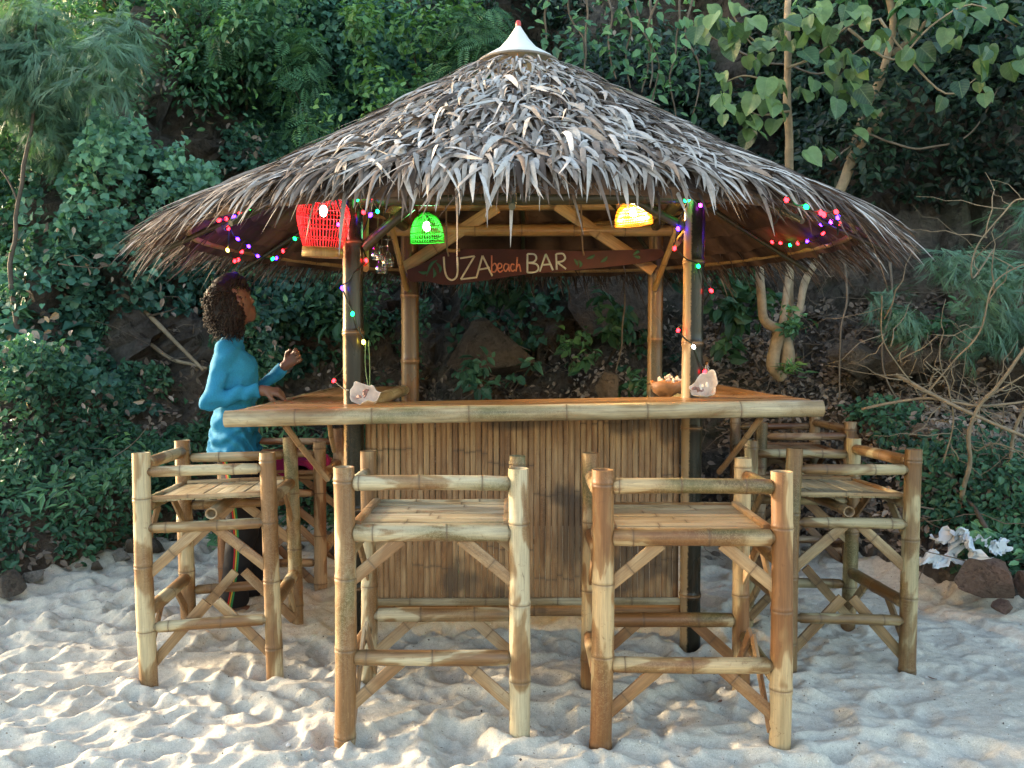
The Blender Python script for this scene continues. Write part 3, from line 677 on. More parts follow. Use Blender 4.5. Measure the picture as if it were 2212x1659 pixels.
for lab, pts, Y in (('long pale vine hanging free against the rock, left of two', [(1825, 545), (1830, 640), (1815, 740), (1812, 860)], 5.9),
                    ('twisting pale vine hanging to the ground right of the straight one', [(1925, 570), (1928, 650), (1905, 770), (1930, 850), (1990, 910)], 5.8),
                    ('thin vine hanging in front of the rock face inside the bar opening', [(1345, 560), (1350, 640), (1343, 740), (1330, 800)], 6.5),
                    ('vine loop dangling from the dark branches at the upper right', [(1500+0, 60), (1640, 130), (1700, 140), (1780, 160), (1880, 90)], 6.4),
                    ('slack vine swinging low across the dark hollow at the right', [(1870, 290), (1990, 320), (2090, 290), (2160, 190)], 6.2)):
    p0 = at(*pts[0], Y); o = empty('hanging_vine', p0); tag(o, lab, 'vine')
    branch_obj('stem', [np.array(at(px, py, Y))-np.array(p0) for px, py in pts], .009, .006, M['vine'], o, n=24, seg=5, wob=.02)

# boulders and stones
def stone_mesh(seed, size, mat, rough=.14, sub=4):
    bm = bmesh.new(); bmesh.ops.create_icosphere(bm, subdivisions=sub, radius=1.0)
    V = np.array([v.co[:] for v in bm.verts]); Fc = np.array([[l.vert.index for l in f.loops] for f in bm.faces]); bm.free()
    # planar cuts give broken faces
    rr = np.random.default_rng(seed)
    for k in range(16):
        d = rr.normal(0, 1, 3); d /= np.linalg.norm(d); lim = rr.uniform(.42, .78)
        h = V @ d; V = V - np.outer(np.clip(h-lim, 0, None)*.94, d)
    V = V*(1+rough*.35*fbm(V*1.6+seed, seed, 3)[:, None] + .02*fbm(V*7, seed, 2)[:, None])
    return mesh_np('stone', V*np.asarray(size), Fc, False, None, mat)
def boulder(label, px, py, Y, size, mat, seed, rot=0, name='boulder', cat='boulder', group=None):
    p = at(px, py, Y); o = link(name, stone_mesh(seed, size, mat), None, None, Matrix.Translation(p) @ Euler((.1*math.sin(seed), .15*math.cos(seed), rot)).to_matrix().to_4x4())
    return tag(o, label, cat, group)
boulder('large red-brown boulder half sunk in the sand below the white plastic', 2125, 1252, 4.40, (.20, .16, .125), M['rock_red'], 51, .1)
boulder('rounded brown rock beside the large red-brown boulder', 2235, 1262, 4.30, (.14, .13, .11), M['rock_red'], 52, .6)
boulder('small reddish stone resting against the large boulder on the sand', 2165, 1310, 4.22, (.052, .05, .040), M['rock_red'], 53, .2, 'stone', 'stone')
boulder('dark boulder jutting out of the earth bank left of the bare vine', 1850, 775, 6.0, (.26, .22, .20), M['rock'], 54, .4)
boulder('brown broken boulder in the middle of the earth bank', 1985, 770, 6.0, (.36, .26, .22), M['rock'], 55, -.3)
boulder('shadowed boulder high on the bank beneath the feathery shrub', 2080, 745, 6.05, (.38, .28, .22), M['cliff'], 56, .2)
boulder('pointed dark rock crag behind the right eave', 1965, 440, 7.4, (.62, .45, .80), M['cliff'], 57, .3)
boulder('big pale-faced rock block behind the multi-stemmed tree', 1740, 620, 7.3, (.50, .40, .62), M['cliff'], 58, .1)
boulder('tall brown rock slab right of the two hanging vines', 2010, 600, 6.9, (.36, .30, .60), M['cliff'], 59, .5)
boulder('broad dark rock block seen under the sign', 1060, 760, 7.0, (.42, .30, .30), M['cliff'], 61, -.2)
boulder('grey rock slab above the counter near the slim post', 1330, 640, 7.2, (.42, .3, .45), M['cliff'], 62, .4)
boulder('slanted grey stone at the counter line right of centre', 1315, 830, 6.1, (.12, .1, .15), M['rock'], 63, .3, 'stone', 'stone')
boulder('grey stone on the ground cover in front of the fallen branch', 2000, 935, 5.4, (.17, .13, .09), M['rock'], 64, .2, 'stone', 'stone')
boulder('dark angular stone at the left edge of the sand', 12, 1262, 4.42, (.11, .1, .075), M['rock'], 65, .2, 'stone', 'stone')
boulder('pale angular stone at the sand edge next to the dark one', 78, 1246, 4.6, (.075, .06, .05), M['rock_pale'], 66, .5, 'stone', 'stone')
boulder('light grey square stone at the foot of the bank behind the side stool', 262, 1203, 4.95, (.075, .05, .055), M['rock_pale'], 67, .1, 'stone', 'stone')
boulder('small purple-grey stone left of the light square stone', 208, 1222, 4.85, (.05, .04, .035), M['rock'], 68, .1, 'stone', 'stone')
boulder('grey boulder at the sand edge behind the side stool', 318, 1178, 5.1, (.15, .12, .10), M['rock'], 69, .7)
boulder('mossy grey rock in the weeds of the left bank', 52, 1170, 5.2, (.12, .1, .09), M['rock'], 70, .7)
tw = np.random.default_rng(55); mb = MB()
for (xa, xb, za, zb_, cnt) in ((1.0, 4.2, .1, 2.0, 330), (-.8, 1.0, .5, 2.2, 110), (-4.4, -1.0, .4, 2.6, 150)):
    P, N = hill_pick(cnt, xa, xb, za, zb_, tw)
    for p, n_ in zip(P, N):
        d = tw.normal(0, 1, 3); d[2] = abs(d[2])*.7; d /= np.linalg.norm(d); L = tw.uniform(.15, .75); s_ = np.linspace(0, 1, 6)
        C = p+n_*tw.uniform(.0, .12)+d*(s_*L)[:, None]-np.array([0, 0, 1.0])*((s_**2)*L*tw.uniform(0, .5))[:, None]+tw.normal(0, .018, (6, 3))
        add_tube(mb, C, np.linspace(1, .35, 6)*tw.uniform(.0022, .0065), 4)
tag(mb.build('dry_twigs', M['vine']), kind='stuff')
pr = np.random.default_rng(31)
for k in range(26):                                        # rubble at the foot of the bank behind the bar
    x = pr.uniform(-1.4, 2.2); y = y_edge(x)-pr.uniform(.0, .4); s = pr.uniform(.02, .05)
    o = link('rubble_stone', stone_mesh(200+k, (s, s*.8, s*.7), M['rock_pale'] if k % 3 == 0 else M['rock'], .2, 2), None, None, Matrix.Translation((x, y, sand_z(x, y)+s*.3)))
    tag(o, 'small loose stone lying on the sand under the back of the bar', 'stone', 'loose stones at the foot of the bank')
# ------------------------------------------------------------------ bamboo builders
_cache = {}
def pole_mesh(L, r, spacing, seed, mat, hollow=(False, False), bend=.004, seg=12, taper=0.0, knob=1.0, neck=False):
    key = (round(L, 3), round(r, 4), spacing, seed, mat.name, hollow, bend, taper, neck)
    if key in _cache: return _cache[key]
    rr = np.random.default_rng(seed*7+3)
    nodes = []; z = rr.uniform(.15, .9)*spacing
    while z < L-.03: nodes.append(z); z += spacing*rr.uniform(.82, 1.15)
    st = [(q, 0, 0.) for q in np.linspace(0, L, max(3, int(L/.09)+1))]
    for zn in nodes:
        st = [s for s in st if abs(s[0]-zn) > .022 or s[0] in (0, L)]
        for d, rad, tn in ((-.020, 0, 0), (-.008, .045*knob, .12), (-.003, .065*knob, .25), (0, -.01, .9), (.004, .075*knob, .3), (.011, .03*knob, .05), (.022, 0, 0)):
            if 0 < zn+d < L: st.append((zn+d, rad, tn))
    if neck: st = [s for s in st if (s[0] > .036 and s[0] < L-.036) or s[0] in (0, L)] + [(.027, -.26, .6), (.031, -.03, .2), (L-.027, -.26, .6), (L-.031, -.03, .2)]; st = [(s[0], -.26, .6) if s[0] in (0, L) else s for s in st]
    st.sort(); zz = np.array([s[0] for s in st]); rad = np.array([s[1] for s in st]); tone = np.array([s[2] for s in st])
    rads = r*(1+rad)*(1-taper*zz/L)*(1+.02*np.sin(zz*9+seed))
    ph = rr.uniform(0, 6); ax = bend*np.sin(PI*zz/L)*math.cos(ph); ay = bend*np.sin(PI*zz/L)*math.sin(ph)
    ax = ax - ax[0]*0; a = np.linspace(0, 2*PI, seg, endpoint=False)
    oval = 1+.035*np.cos(2*a+ph)
    V = np.stack([ax[:, None]+rads[:, None]*oval*np.cos(a), ay[:, None]+rads[:, None]*oval*np.sin(a), np.repeat(zz[:, None], seg, 1)], -1)
    mb = MB(); V2 = V.reshape(-1, 3); mb.add(V2, grid_quads(seg, len(zz), True), None, np.repeat(tone, seg))
    for e, hol in ((0, hollow[0]), (1, hollow[1])):
        ring = V[0 if e == 0 else -1]; c = ring.mean(0); s = 1 if e == 0 else -1
        if hol:
            rim = c+(ring-c)*.76; deep = rim + [0, 0, s*min(.035, L*.2)]
            W = np.vstack([ring, rim, deep, [c+[0, 0, s*min(.035, L*.2)]]])
            Q = []; T = []
            for k in range(seg):
                k2 = (k+1) % seg
                for o in (0, seg):
                    q = [o+k, o+k2, o+seg+k2, o+seg+k]; Q.append(q if e else q[::-1])
                q = [2*seg+k, 2*seg+k2, 3*seg]; T.append(q if e else q[::-1])
            mb.add(W, Q, T, np.concatenate([np.full(seg, .1), np.full(seg, .25), np.full(seg, .5), [.6]]))
        else:
            W = np.vstack([ring, [c]]); T = [[k, (k+1) % seg, seg] if e else [(k+1) % seg, k, seg] for k in range(seg)]
            mb.add(W, None, T, .15)
    me = mb.mesh('pole', mat); _cache[key] = me
    return me

def frame(p0, d, face=None, roll=0.0):
    d = Vector(d).normalized()
    if face is None:
        q = Vector((0, 0, 1)).rotation_difference(d).to_matrix() @ Matrix.Rotation(roll, 3, 'Z')
        return Matrix.Translation(p0) @ q.to_4x4()
    y = Vector(face); y = (y - d*y.dot(d)).normalized(); x = y.cross(d)
    return Matrix.Translation(p0) @ Matrix((x, y, d)).transposed().to_4x4()

def pole(name, p0, p1, r, mat, parent, seed=0, spacing=.34, hollow=(False, False), bend=.004, taper=0.0, knob=1.0, seg=12, neck=False, roll=None):
    p0 = Vector(p0); p1 = Vector(p1); L = (p1-p0).length
    return link(name, pole_mesh(L, r, spacing, seed, mat, hollow, bend, seg, taper, knob, neck), None, parent, frame(p0, p1-p0, None, seed*1.7 if roll is None else roll))

def strip_mesh(L, w, th, seed, mat, node=None, arch=.3, bend=0.0):
    """a split length of bamboo: rounded face on +y, flat back; length along z"""
    key = ('s', round(L, 3), w, th, seed, mat.name, node, arch, bend)
    if key in _cache: return _cache[key]
    rr = np.random.default_rng(seed*5+1)
    xs_ = np.array([-1, -.86, -.45, 0, .45, .86, 1])*w/2; n = len(xs_)
    zl = [0, L*.33, L*.66, L]
    nodes = list(node) if node is not None else [rr.uniform(.25, .75)*L]
    lv = [(z, 0, 0) for z in zl if all(abs(z-q) > .02 for q in nodes) or z in (0, L)]
    for q in nodes: lv += [(q-.014, 0, .0), (q-.004, .06*th, .25), (q, -.05*th, .85), (q+.004, .08*th, .3), (q+.014, 0, .0)]
    lv = sorted(l for l in lv if 0 <= l[0] <= L)
    V = []; A = []
    for z, dr, tn in lv:
        b = bend*math.sin(PI*z/L); wv = 1+.03*math.sin(z*13+seed)
        top = np.stack([xs_*wv, th*.5 + arch*w*.5*(np.sqrt(np.clip(1.02-(xs_/(w/2))**2, 0, 1)) - .2)*.5 + dr + b, np.full(n, z)], 1)
        bot = np.stack([xs_[::-1]*wv, np.full(n, -th*.5+b), np.full(n, z)], 1)
        V += [top, bot]; A += [np.full(2*n, tn)]
    V = np.vstack(V); A = np.concatenate(A); k = 2*n; m = len(lv)
    Q = grid_quads(k, m, True); Q = Q[:, ::-1]
    mb = MB(); mb.add(V, Q, None, A)
    for e in (0, m-1):
        T = [[e*k+i, e*k+i+1, e*k+k-1-i] for i in range(n-1)] + [[e*k+i+1, e*k+k-2-i, e*k+k-1-i] for i in range(n-1) if i+1 != k-2-i]
        if e: T = [q[::-1] for q in T]
        mb.add(V, None, T, .1)
    me = mb.mesh('strip', mat, False)
    _cache[key] = me; return me

def strip(name, p0, p1, w, th, mat, parent, face, seed=0, node=None, arch=.3, bend=0.0):
    p0 = Vector(p0); p1 = Vector(p1)
    return link(name, strip_mesh((p1-p0).length, w, th, seed, mat, node, arch, bend), None, parent, frame(p0, p1-p0, face))

# ------------------------------------------------------------------ the beach bar
BC = Vector((.045, 4.8, 0))
bar = empty('beach_bar', BC); tag(bar, 'thatched bamboo beach bar with a matting front on pale sand', 'beach bar')
def B(v): return Vector(v)-BC
PFL, PFR = at(763, 900, 4.0).x, at(1495, 900, 4.0).x
PRL, PRR = at(881, 700, 5.6).x, at(1411, 700, 5.6).x
posts = [(PFL, 4.0, .047, 1), (PFR, 4.0, .050, 2), (PRL, 5.6, .056, 3), (PRR, 5.6, .048, 4)]
for (x, y, r_, s) in posts:
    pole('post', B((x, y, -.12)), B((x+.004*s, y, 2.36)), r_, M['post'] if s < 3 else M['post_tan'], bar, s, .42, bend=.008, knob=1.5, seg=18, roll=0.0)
ZB = at(1100, 432, 4.0).z
pole('beam', B((PFL-.14, 3.985, ZB)), B((PFR+.12, 3.985, ZB+.012)), .032, M['beam'], bar, 11)
zr1 = at(1160, 497, 5.5).z; zr2 = at(1160, 447, 5.6).z
pole('beam', B((PRL-.12, 5.52, zr1)), B((PRR+.14, 5.52, zr1)), .036, M['gold'], bar, 12)
pole('beam', B((PRL-.15, 5.62, zr2)), B((PRR+.15, 5.62, zr2+.01)), .026, M['gold'], bar, 13)
for x, s in ((PFL, 14), (PFR, 15)):
    xb = PRL if x < 0 else PRR
    pole('beam', B((x, 3.86, ZB+.07)), B((xb, 5.74, ZB+.09)), .030, M['beam'], bar, s)
# knee braces
def br(p, q, r_, mt, s, nm='brace'): pole(nm, B(p), B(q), r_, mt, bar, s, .4)
br(at(785, 535, 4.0), at(890, 445, 4.0), .024, M['beam'], 21); br(at(1478, 490, 4.0), at(1372, 432, 4.0), .022, M['beam'], 22)
strip('brace', B(at(872, 580, 5.52)), B(at(1074, 447, 5.50)), .075, .02, M['gold'], bar, (0, -1, 0), 23)
strip('brace', B(at(1412, 585, 5.50)), B(at(1203, 443, 5.50)), .075, .02, M['gold'], bar, (0, -1, 0), 24)
br((PFL+.06, 4.02, 1.74), (PRL+.05-.15, 4.62, 2.10), .016, M['gold'], 25); br((PFR-.07, 4.05, 1.86), (PRR+.1, 4.6, 2.10), .015, M['gold'], 26)
br((PRL, 5.55, 1.75), (PRL-.03, 5.0, 2.12), .018, M['gold'], 27); br((PRR, 5.55, 1.75), (PRR+.06, 5.0, 2.12), .018, M['gold'], 28)

# counter: edge poles with slats between them
pl0, pl1 = at(487, 905, 3.55), at(1776, 882, 3.55)
def czc(x): return pl0.z + (pl1.z-pl0.z)*(x-pl0.x)/(pl1.x-pl0.x)
counter = empty('counter', (0, 0, 0), bar)
CL, CRt = pl0.x, pl1.x
pole('edge_pole', B(pl0), B(pl1), .0345, M['counter'], counter, 31, .36, (False, False), .006, knob=.5, seg=16)
pole('edge_pole', B((CL+.03, 3.6, czc(CL)-.002)), B((CL+.03, 5.52, czc(CL)+.01)), .029, M['counter'], counter, 32, .36)
pole('edge_pole', B((CRt-.03, 3.6, czc(CRt)-.012)), B((CRt-.06, 5.52, czc(CRt)-.01)), .029, M['counter'], counter, 33, .36)
pole('edge_pole', B((PFL+.02, 4.06, czc(PFL)+.006)), B((PRL-.02, 5.58, czc(PFL)+.012)), .034, M['counter'], counter, 34, .36)
pole('edge_pole', B((PFR-.03, 4.06, czc(PFR)-.004)), B((PRR+.02, 5.58, czc(PFR)-.004)), .034, M['counter'], counter, 35, .36)
pole('edge_pole', B((PFL-.1, 4.10, czc(PFL)-.01)), B((PFR+.1, 4.10, czc(PFR)-.01)), .028, M['counter'], counter, 36, .36)
rr_ = np.random.default_rng(4)
for i in range(15):
    y = 3.587+i*.0352; x0, x1 = CL+.005, CRt-.005
    strip('slat', B((x0, y, czc(x0)+.024+rr_.uniform(-.002, .002))), B((x1, y, czc(x1)+.024+rr_.uniform(-.002, .002))), .0335, .006, M['top'], counter, (0, 0, 1), 40+i,
          tuple(np.round(np.arange(rr_.uniform(.1, .35), 2.35, .37), 3)), .12)
for i in range(13):
    x = CL+.045+i*.0345
    strip('slat', B((x, 4.085, czc(x)+.026+rr_.uniform(-.002, .003))), B((x+.012, 5.5, czc(x)+.038)), .0325, .006, M['top'], counter, (0, 0, 1), 60+i, tuple(np.round(np.arange(rr_.uniform(.1, .35), 1.35, .37), 3)), .14)
for i in range(11):
    x = PFR+.055+i*.0345
    strip('slat', B((x, 4.085, czc(x)+.024+rr_.uniform(-.002, .003))), B((x-.02, 5.5, czc(x)+.030)), .0325, .006, M['top'], counter, (0, 0, 1), 80+i, tuple(np.round(np.arange(rr_.uniform(.1, .35), 1.35, .37), 3)), .14)
for k, (p, q, r_) in enumerate((((615, 918, 3.62), (708, 1036, 3.96), .013), ((712, 915, 4.1), (722, 975, 4.25), .012), ((1643, 903, 3.62), (1553, 1020, 3.96), .013))):
    pole('support_strut', B(at(*p)), B(at(*q)), r_, M['split'], counter, 95+k, .3)

# matting front of split bamboo: groups of strips opened from one pole share their node heights
panel = empty('front_panel', (0, 0, 0), bar)
px0, px1 = PFL+.050, PFR-.052; n = 54; wS = (px1-px0)/n
zt = czc(0)-.015; zb = .165
r4 = np.random.default_rng(8); grp = 0; nodes_ = (.4,); left = 0
for i in range(n):
    if left == 0:
        left = r4.integers(6, 10); o_ = r4.uniform(.05, .34); nodes_ = tuple(np.round(np.arange(o_, .95, .40), 3)); grp += 1
    left -= 1; x = px0+(i+.5)*wS; j = r4.uniform(-.002, .002)
    nd = tuple(round(q+r4.uniform(-.004, .004), 3) for q in nodes_)
    strip('strip', B((x, 4.035+j, zb-r4.uniform(0, .02))), B((x+r4.uniform(-.002, .002), 4.035+j, zt-r4.uniform(0, .008))), round(wS*.93, 4), .006, M['panel'], panel, (0, -1, 0), 300+i, nd, 1.0)
strip('backing_board', B((px0, 4.052, .55)), B((px1, 4.052, .55)), .05, .012, M['panel'], panel, (0, 1, 0), 391)
strip('backing_board', B((px0, 4.052, .92)), B((px1, 4.052, .92)), .05, .012, M['panel'], panel, (0, 1, 0), 392)
strip('bottom_batten', B((px0+.01, 4.012, .168)), B((px1+.005, 4.012, .172)), .034, .014, M['counter'], panel, (0, -1, 0), 393, (.2, .56, .9, 1.25), .5)
pole('bottom_pole', B((PFL, 4.07, .115)), B((PFR, 4.07, .115)), .032, M['panel'], panel, 394, .34)

# ---- roof: stepped thatch rows on rafters, a ring pole, and loose leaf blades
RZ0, RR0, SL = 2.056, 1.735, .52
def z_under(r): return RZ0+(RR0-r)*SL
def z_top(r): return 2.985-.600*(r-.18)-.035*np.sin(PI*np.clip((r-.18)/1.5, 0, 1))
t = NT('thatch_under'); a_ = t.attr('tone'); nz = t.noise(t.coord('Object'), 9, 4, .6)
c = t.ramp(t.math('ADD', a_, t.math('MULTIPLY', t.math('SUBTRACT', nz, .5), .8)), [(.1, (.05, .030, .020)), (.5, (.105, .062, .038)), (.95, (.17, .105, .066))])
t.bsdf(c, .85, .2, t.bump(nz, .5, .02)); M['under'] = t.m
t = NT('thatch_leaf'); a_ = t.attr('tone'); w_ = t.rand(9.0); nz = t.noise(t.coord('World'), 3.0, 3, .6); n5 = t.noise(t.coord('World', (1, 1, 1)), 45, 4, .7)
f = t.math('ADD', a_, t.math('MULTIPLY', t.math('SUBTRACT', nz, .5), .55))
c = t.ramp(f, [(.02, (.045, .028, .018)), (.30, (.135, .095, .068)), (.60, (.29, .245, .205)), (.95, (.50, .465, .43))])
c = t.mix(1.0, c, t.ramp(n5, [(.3, .72), (.7, 1.12)]), 'MULTIPLY')
t.bsdf(c, .62, .35); M['thatch'] = t.m
roof = empty('roof', (0, 0, 0), bar)
SEG = 144; ks = np.linspace(.16, 1.74, 11); rr_ = np.random.default_rng(3)
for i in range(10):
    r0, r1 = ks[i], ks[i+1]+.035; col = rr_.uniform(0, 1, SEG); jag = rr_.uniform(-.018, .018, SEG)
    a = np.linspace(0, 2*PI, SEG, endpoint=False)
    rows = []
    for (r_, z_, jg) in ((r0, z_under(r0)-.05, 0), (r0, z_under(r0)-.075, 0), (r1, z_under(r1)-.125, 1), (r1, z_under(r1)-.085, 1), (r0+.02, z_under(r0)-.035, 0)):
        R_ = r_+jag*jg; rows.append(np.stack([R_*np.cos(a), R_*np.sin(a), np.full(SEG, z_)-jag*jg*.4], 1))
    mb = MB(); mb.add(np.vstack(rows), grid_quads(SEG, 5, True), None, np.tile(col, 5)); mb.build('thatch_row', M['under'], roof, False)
for k in range(10):
    th = k*2*PI/10+.29
    d = lambda r_, dz: (r_*math.cos(th), r_*math.sin(th), z_under(r_)-dz)
    pole('rafter', d(.12, .135), d(1.86, .14), .017, M['beam'], roof, 400+k, .4, taper=.25)
an = np.linspace(0, 2*PI, 49)
mb = MB(); add_tube(mb, np.stack([RR0*np.cos(an), RR0*np.sin(an), np.full(49, RZ0-.105)+.006*np.sin(an*5)], 1), .017, 8); mb.build('ring_pole', M['gold'], roof)
mb = MB(); add_tube(mb, np.stack([1.15*np.cos(an), 1.15*np.sin(an), np.full(49, z_under(1.15)-.15)], 1), .013, 8); mb.build('ring_pole', M['gold'], roof)

def blade_geo(n, r_, th, L, w, lift, droop, lat, tone, rng, zoff=0.0, segs=6, twist=.5):
    """n curved leaf blades lying on the roof; all arrays of length n"""
    s = np.linspace(0, 1, segs+1); er = np.stack([np.cos(th), np.sin(th), 0*th], 1); et = np.stack([-np.sin(th), np.cos(th), 0*th], 1)
    dn = er*1.0; dn = np.stack([dn[:, 0], dn[:, 1], np.full(n, -SL)], 1); dn /= np.linalg.norm(dn, axis=1)[:, None]
    up = np.stack([er[:, 0]*SL, er[:, 1]*SL, np.ones(n)], 1); up /= np.linalg.norm(up, axis=1)[:, None]
    D = dn*np.cos(lat)[:, None]+et*np.sin(lat)[:, None]
    base = er*r_[:, None]; base[:, 2] = z_top(r_)-.03+zoff
    side = np.cross(up, D); side /= np.linalg.norm(side, axis=1)[:, None]
    curl = rng.normal(0, .17, n)
    C = base[:, None, :] + D[:, None, :]*(L[:, None]*s)[..., None] + up[:, None, :]*((lift*L)[:, None]*(s*(1.25-s)*2.2))[..., None] \
        - np.array([0, 0, 1.0])*((droop*L)[:, None]*s**2.4)[..., None] + side[:, None, :]*((curl*L)[:, None]*s**2)[..., None]
    tw = rng.normal(0, twist, n)[:, None]*(.25+s); S = side[:, None, :]*np.cos(tw)[..., None] + up[:, None, :]*np.sin(tw)[..., None]
    wp = np.interp(s, [0, .15, .55, .85, 1], [.55, .9, 1, .62, .04])
    W = w[:, None]*wp
    Nn = np.cross(S, D[:, None, :])
    V = np.stack([C+S*(W*.5)[..., None]+Nn*(W*.16)[..., None], C, C-S*(W*.5)[..., None]+Nn*(W*.16)[..., None]], 2)   # n,segs+1,3,3
    V = V.reshape(n, -1, 3); q = []
    for i in range(segs):
        for j in range(2):
            a0 = i*3+j; q.append([a0, a0+1, a0+4, a0+3])
    return V, np.array(q), np.repeat(tone, (segs+1)*3).reshape(n, -1)

rng = np.random.default_rng(15)
rows = np.linspace(.29, 1.70, 28); R_ = []; TH = []; OUT = []
for i, r0 in enumerate(rows):
    m = int(2*PI*r0/.0160); R_.append(r0+rng.normal(0, .022, m)); TH.append((np.arange(m)+rng.uniform(-.5, .5, m))*2*PI/m+rng.uniform(0, 6)); OUT.append(np.full(m, i >= 27))
R_ = np.concatenate(R_); TH = np.concatenate(TH) % (2*PI); OUT = np.concatenate(OUT); keep = rng.random(len(R_)) > .06; R_, TH, OUT = R_[keep], TH[keep], OUT[keep]; n = len(R_)
front = np.abs((TH-1.5*PI+PI) % (2*PI)-PI) < .95
dth = np.abs((TH-1.5*PI+PI) % (2*PI)-PI); fw = sstep(1.0, .30, dth)
L = (rng.uniform(.17, .33, n)*fw+rng.uniform(.22, .42, n)*(1-fw))*np.where(R_ < .5, .7, 1)*np.where(OUT & (fw > .4), .74, 1); w = (rng.uniform(.010, .029, n)*fw+rng.uniform(.006, .014, n)*(1-fw))*np.where(R_ < .5, .8, 1)
lift = np.abs(rng.normal(0, .10, n))*fw+np.abs(rng.normal(0, .03, n))*(1-fw)+.02; droop = (np.clip(rng.normal(.20, .18, n), -.05, .8))*(.35+.65*fw)+np.where(OUT, .16, 0)
lat = rng.normal(0, 1, n)*(.13+.17*fw)
tone = np.clip(rng.normal(.47, .30, n)+(.30*fw-.13), 0, 1)
V, q, A = blade_geo(n, R_, TH, L, w, lift, droop, lat, tone, rng, twist=.45)
fr = np.where((np.abs((TH-1.5*PI+PI) % (2*PI)-PI) < .75) & (R_ > .55))[0]; fr = fr[np.argsort(-w[fr]*L[fr]*np.sqrt(R_[fr]))][:300]
rest = np.setdiff1d(np.arange(n), fr); k = V.shape[1]
Fq = (q[None]+(np.arange(len(rest))*k)[:, None, None]).reshape(-1, 4)
o = link('thatch', mesh_np('thatch', V[rest].reshape(-1, 3), Fq, True, {'tone': A[rest].ravel()}, M['thatch']), None, roof); o['kind'] = 'stuff'
for i in fr: link('thatch_leaf', mesh_np('thatch_leaf', V[i], q, True, {'tone': A[i]}, M['thatch']), None, roof)
# ragged brown fringe under the eave
m = 2600; r_ = rng.uniform(1.55, 1.74, m); th = rng.uniform(0, 2*PI, m)
frn = np.abs((th-1.5*PI+PI) % (2*PI)-PI) < .9
V, q, A = blade_geo(m, r_, th, rng.uniform(.14, .38, m)*np.where(frn, .6, 1), rng.uniform(.005, .014, m), rng.normal(.02, .03, m), np.clip(rng.normal(.16, .16, m), -.02, .9), rng.normal(0, .26, m), np.clip(rng.normal(.22, .14, m), 0, 1), rng, zoff=-.05)
o = link('eave_fringe', mesh_np('eave_fringe', V.reshape(-1, 3), (q[None]+(np.arange(m)*V.shape[1])[:, None, None]).reshape(-1, 4), True, {'tone': A.ravel()}, M['thatch']), None, roof); o['kind'] = 'stuff'
# long strips dangling from the front eave
m = 5; th = 1.5*PI+rng.normal(0, .36, m); r_ = rng.uniform(1.66, 1.74, m)
V, q, A = blade_geo(m, r_, th, rng.uniform(.18, .28, m), rng.uniform(.012, .022, m), np.full(m, .02), rng.uniform(.7, 1.25, m), rng.normal(0, .25, m), np.clip(rng.normal(.52, .16, m), 0, 1), rng, zoff=-.03)
for i in range(m): link('hanging_leaf', mesh_np('hanging_leaf', V[i], q, True, {'tone': A[i]}, M['thatch']), None, roof)

# conical hat on the apex
hat = empty('conical_hat', (BC.x-.01, 4.8, at(1120, 108, 4.62).z)); tag(hat, 'white conical hat with a red tip capping the thatched roof', 'hat')
ht_ = at(1120, 52, 4.8).z-hat.location.z
M['hat'] = simple('hat_white', (.66, .65, .60), .55, .4, .14, 7, .1); M['hat_red'] = simple('hat_red_paint', (.42, .045, .04), .4, .5, .1)
pr_ = [(.225, -.022), (.215, -.005), (.165, ht_*.13), (.11, ht_*.30), (.06, ht_*.58), (.025, ht_*.84), (.012, ht_*.95), (.001, ht_*.99)]
V, Q = revolve_geo(pr_, 28); V[:, :2] *= (1+.012*np.cos(9*np.arctan2(V[:, 1], V[:, 0])))[:, None]
mb = MB(); mb.add(V, Q); mb.build('crown', M['hat'], hat)
V, Q = revolve_geo([(.001, ht_+.022), (.012, ht_+.016), (.016, ht_), (.013, ht_-.022), (.004, ht_-.026)], 14); mb = MB(); mb.add(V, Q); mb.build('tip', M['hat_red'], hat)
V, Q = revolve_geo([(.226, -.024), (.230, -.018), (.226, -.012), (.220, -.018), (.226, -.024)], 28); mb = MB(); mb.add(V, Q); mb.build('brim_band', simple('brim_band', (.20, .17, .14)), hat)

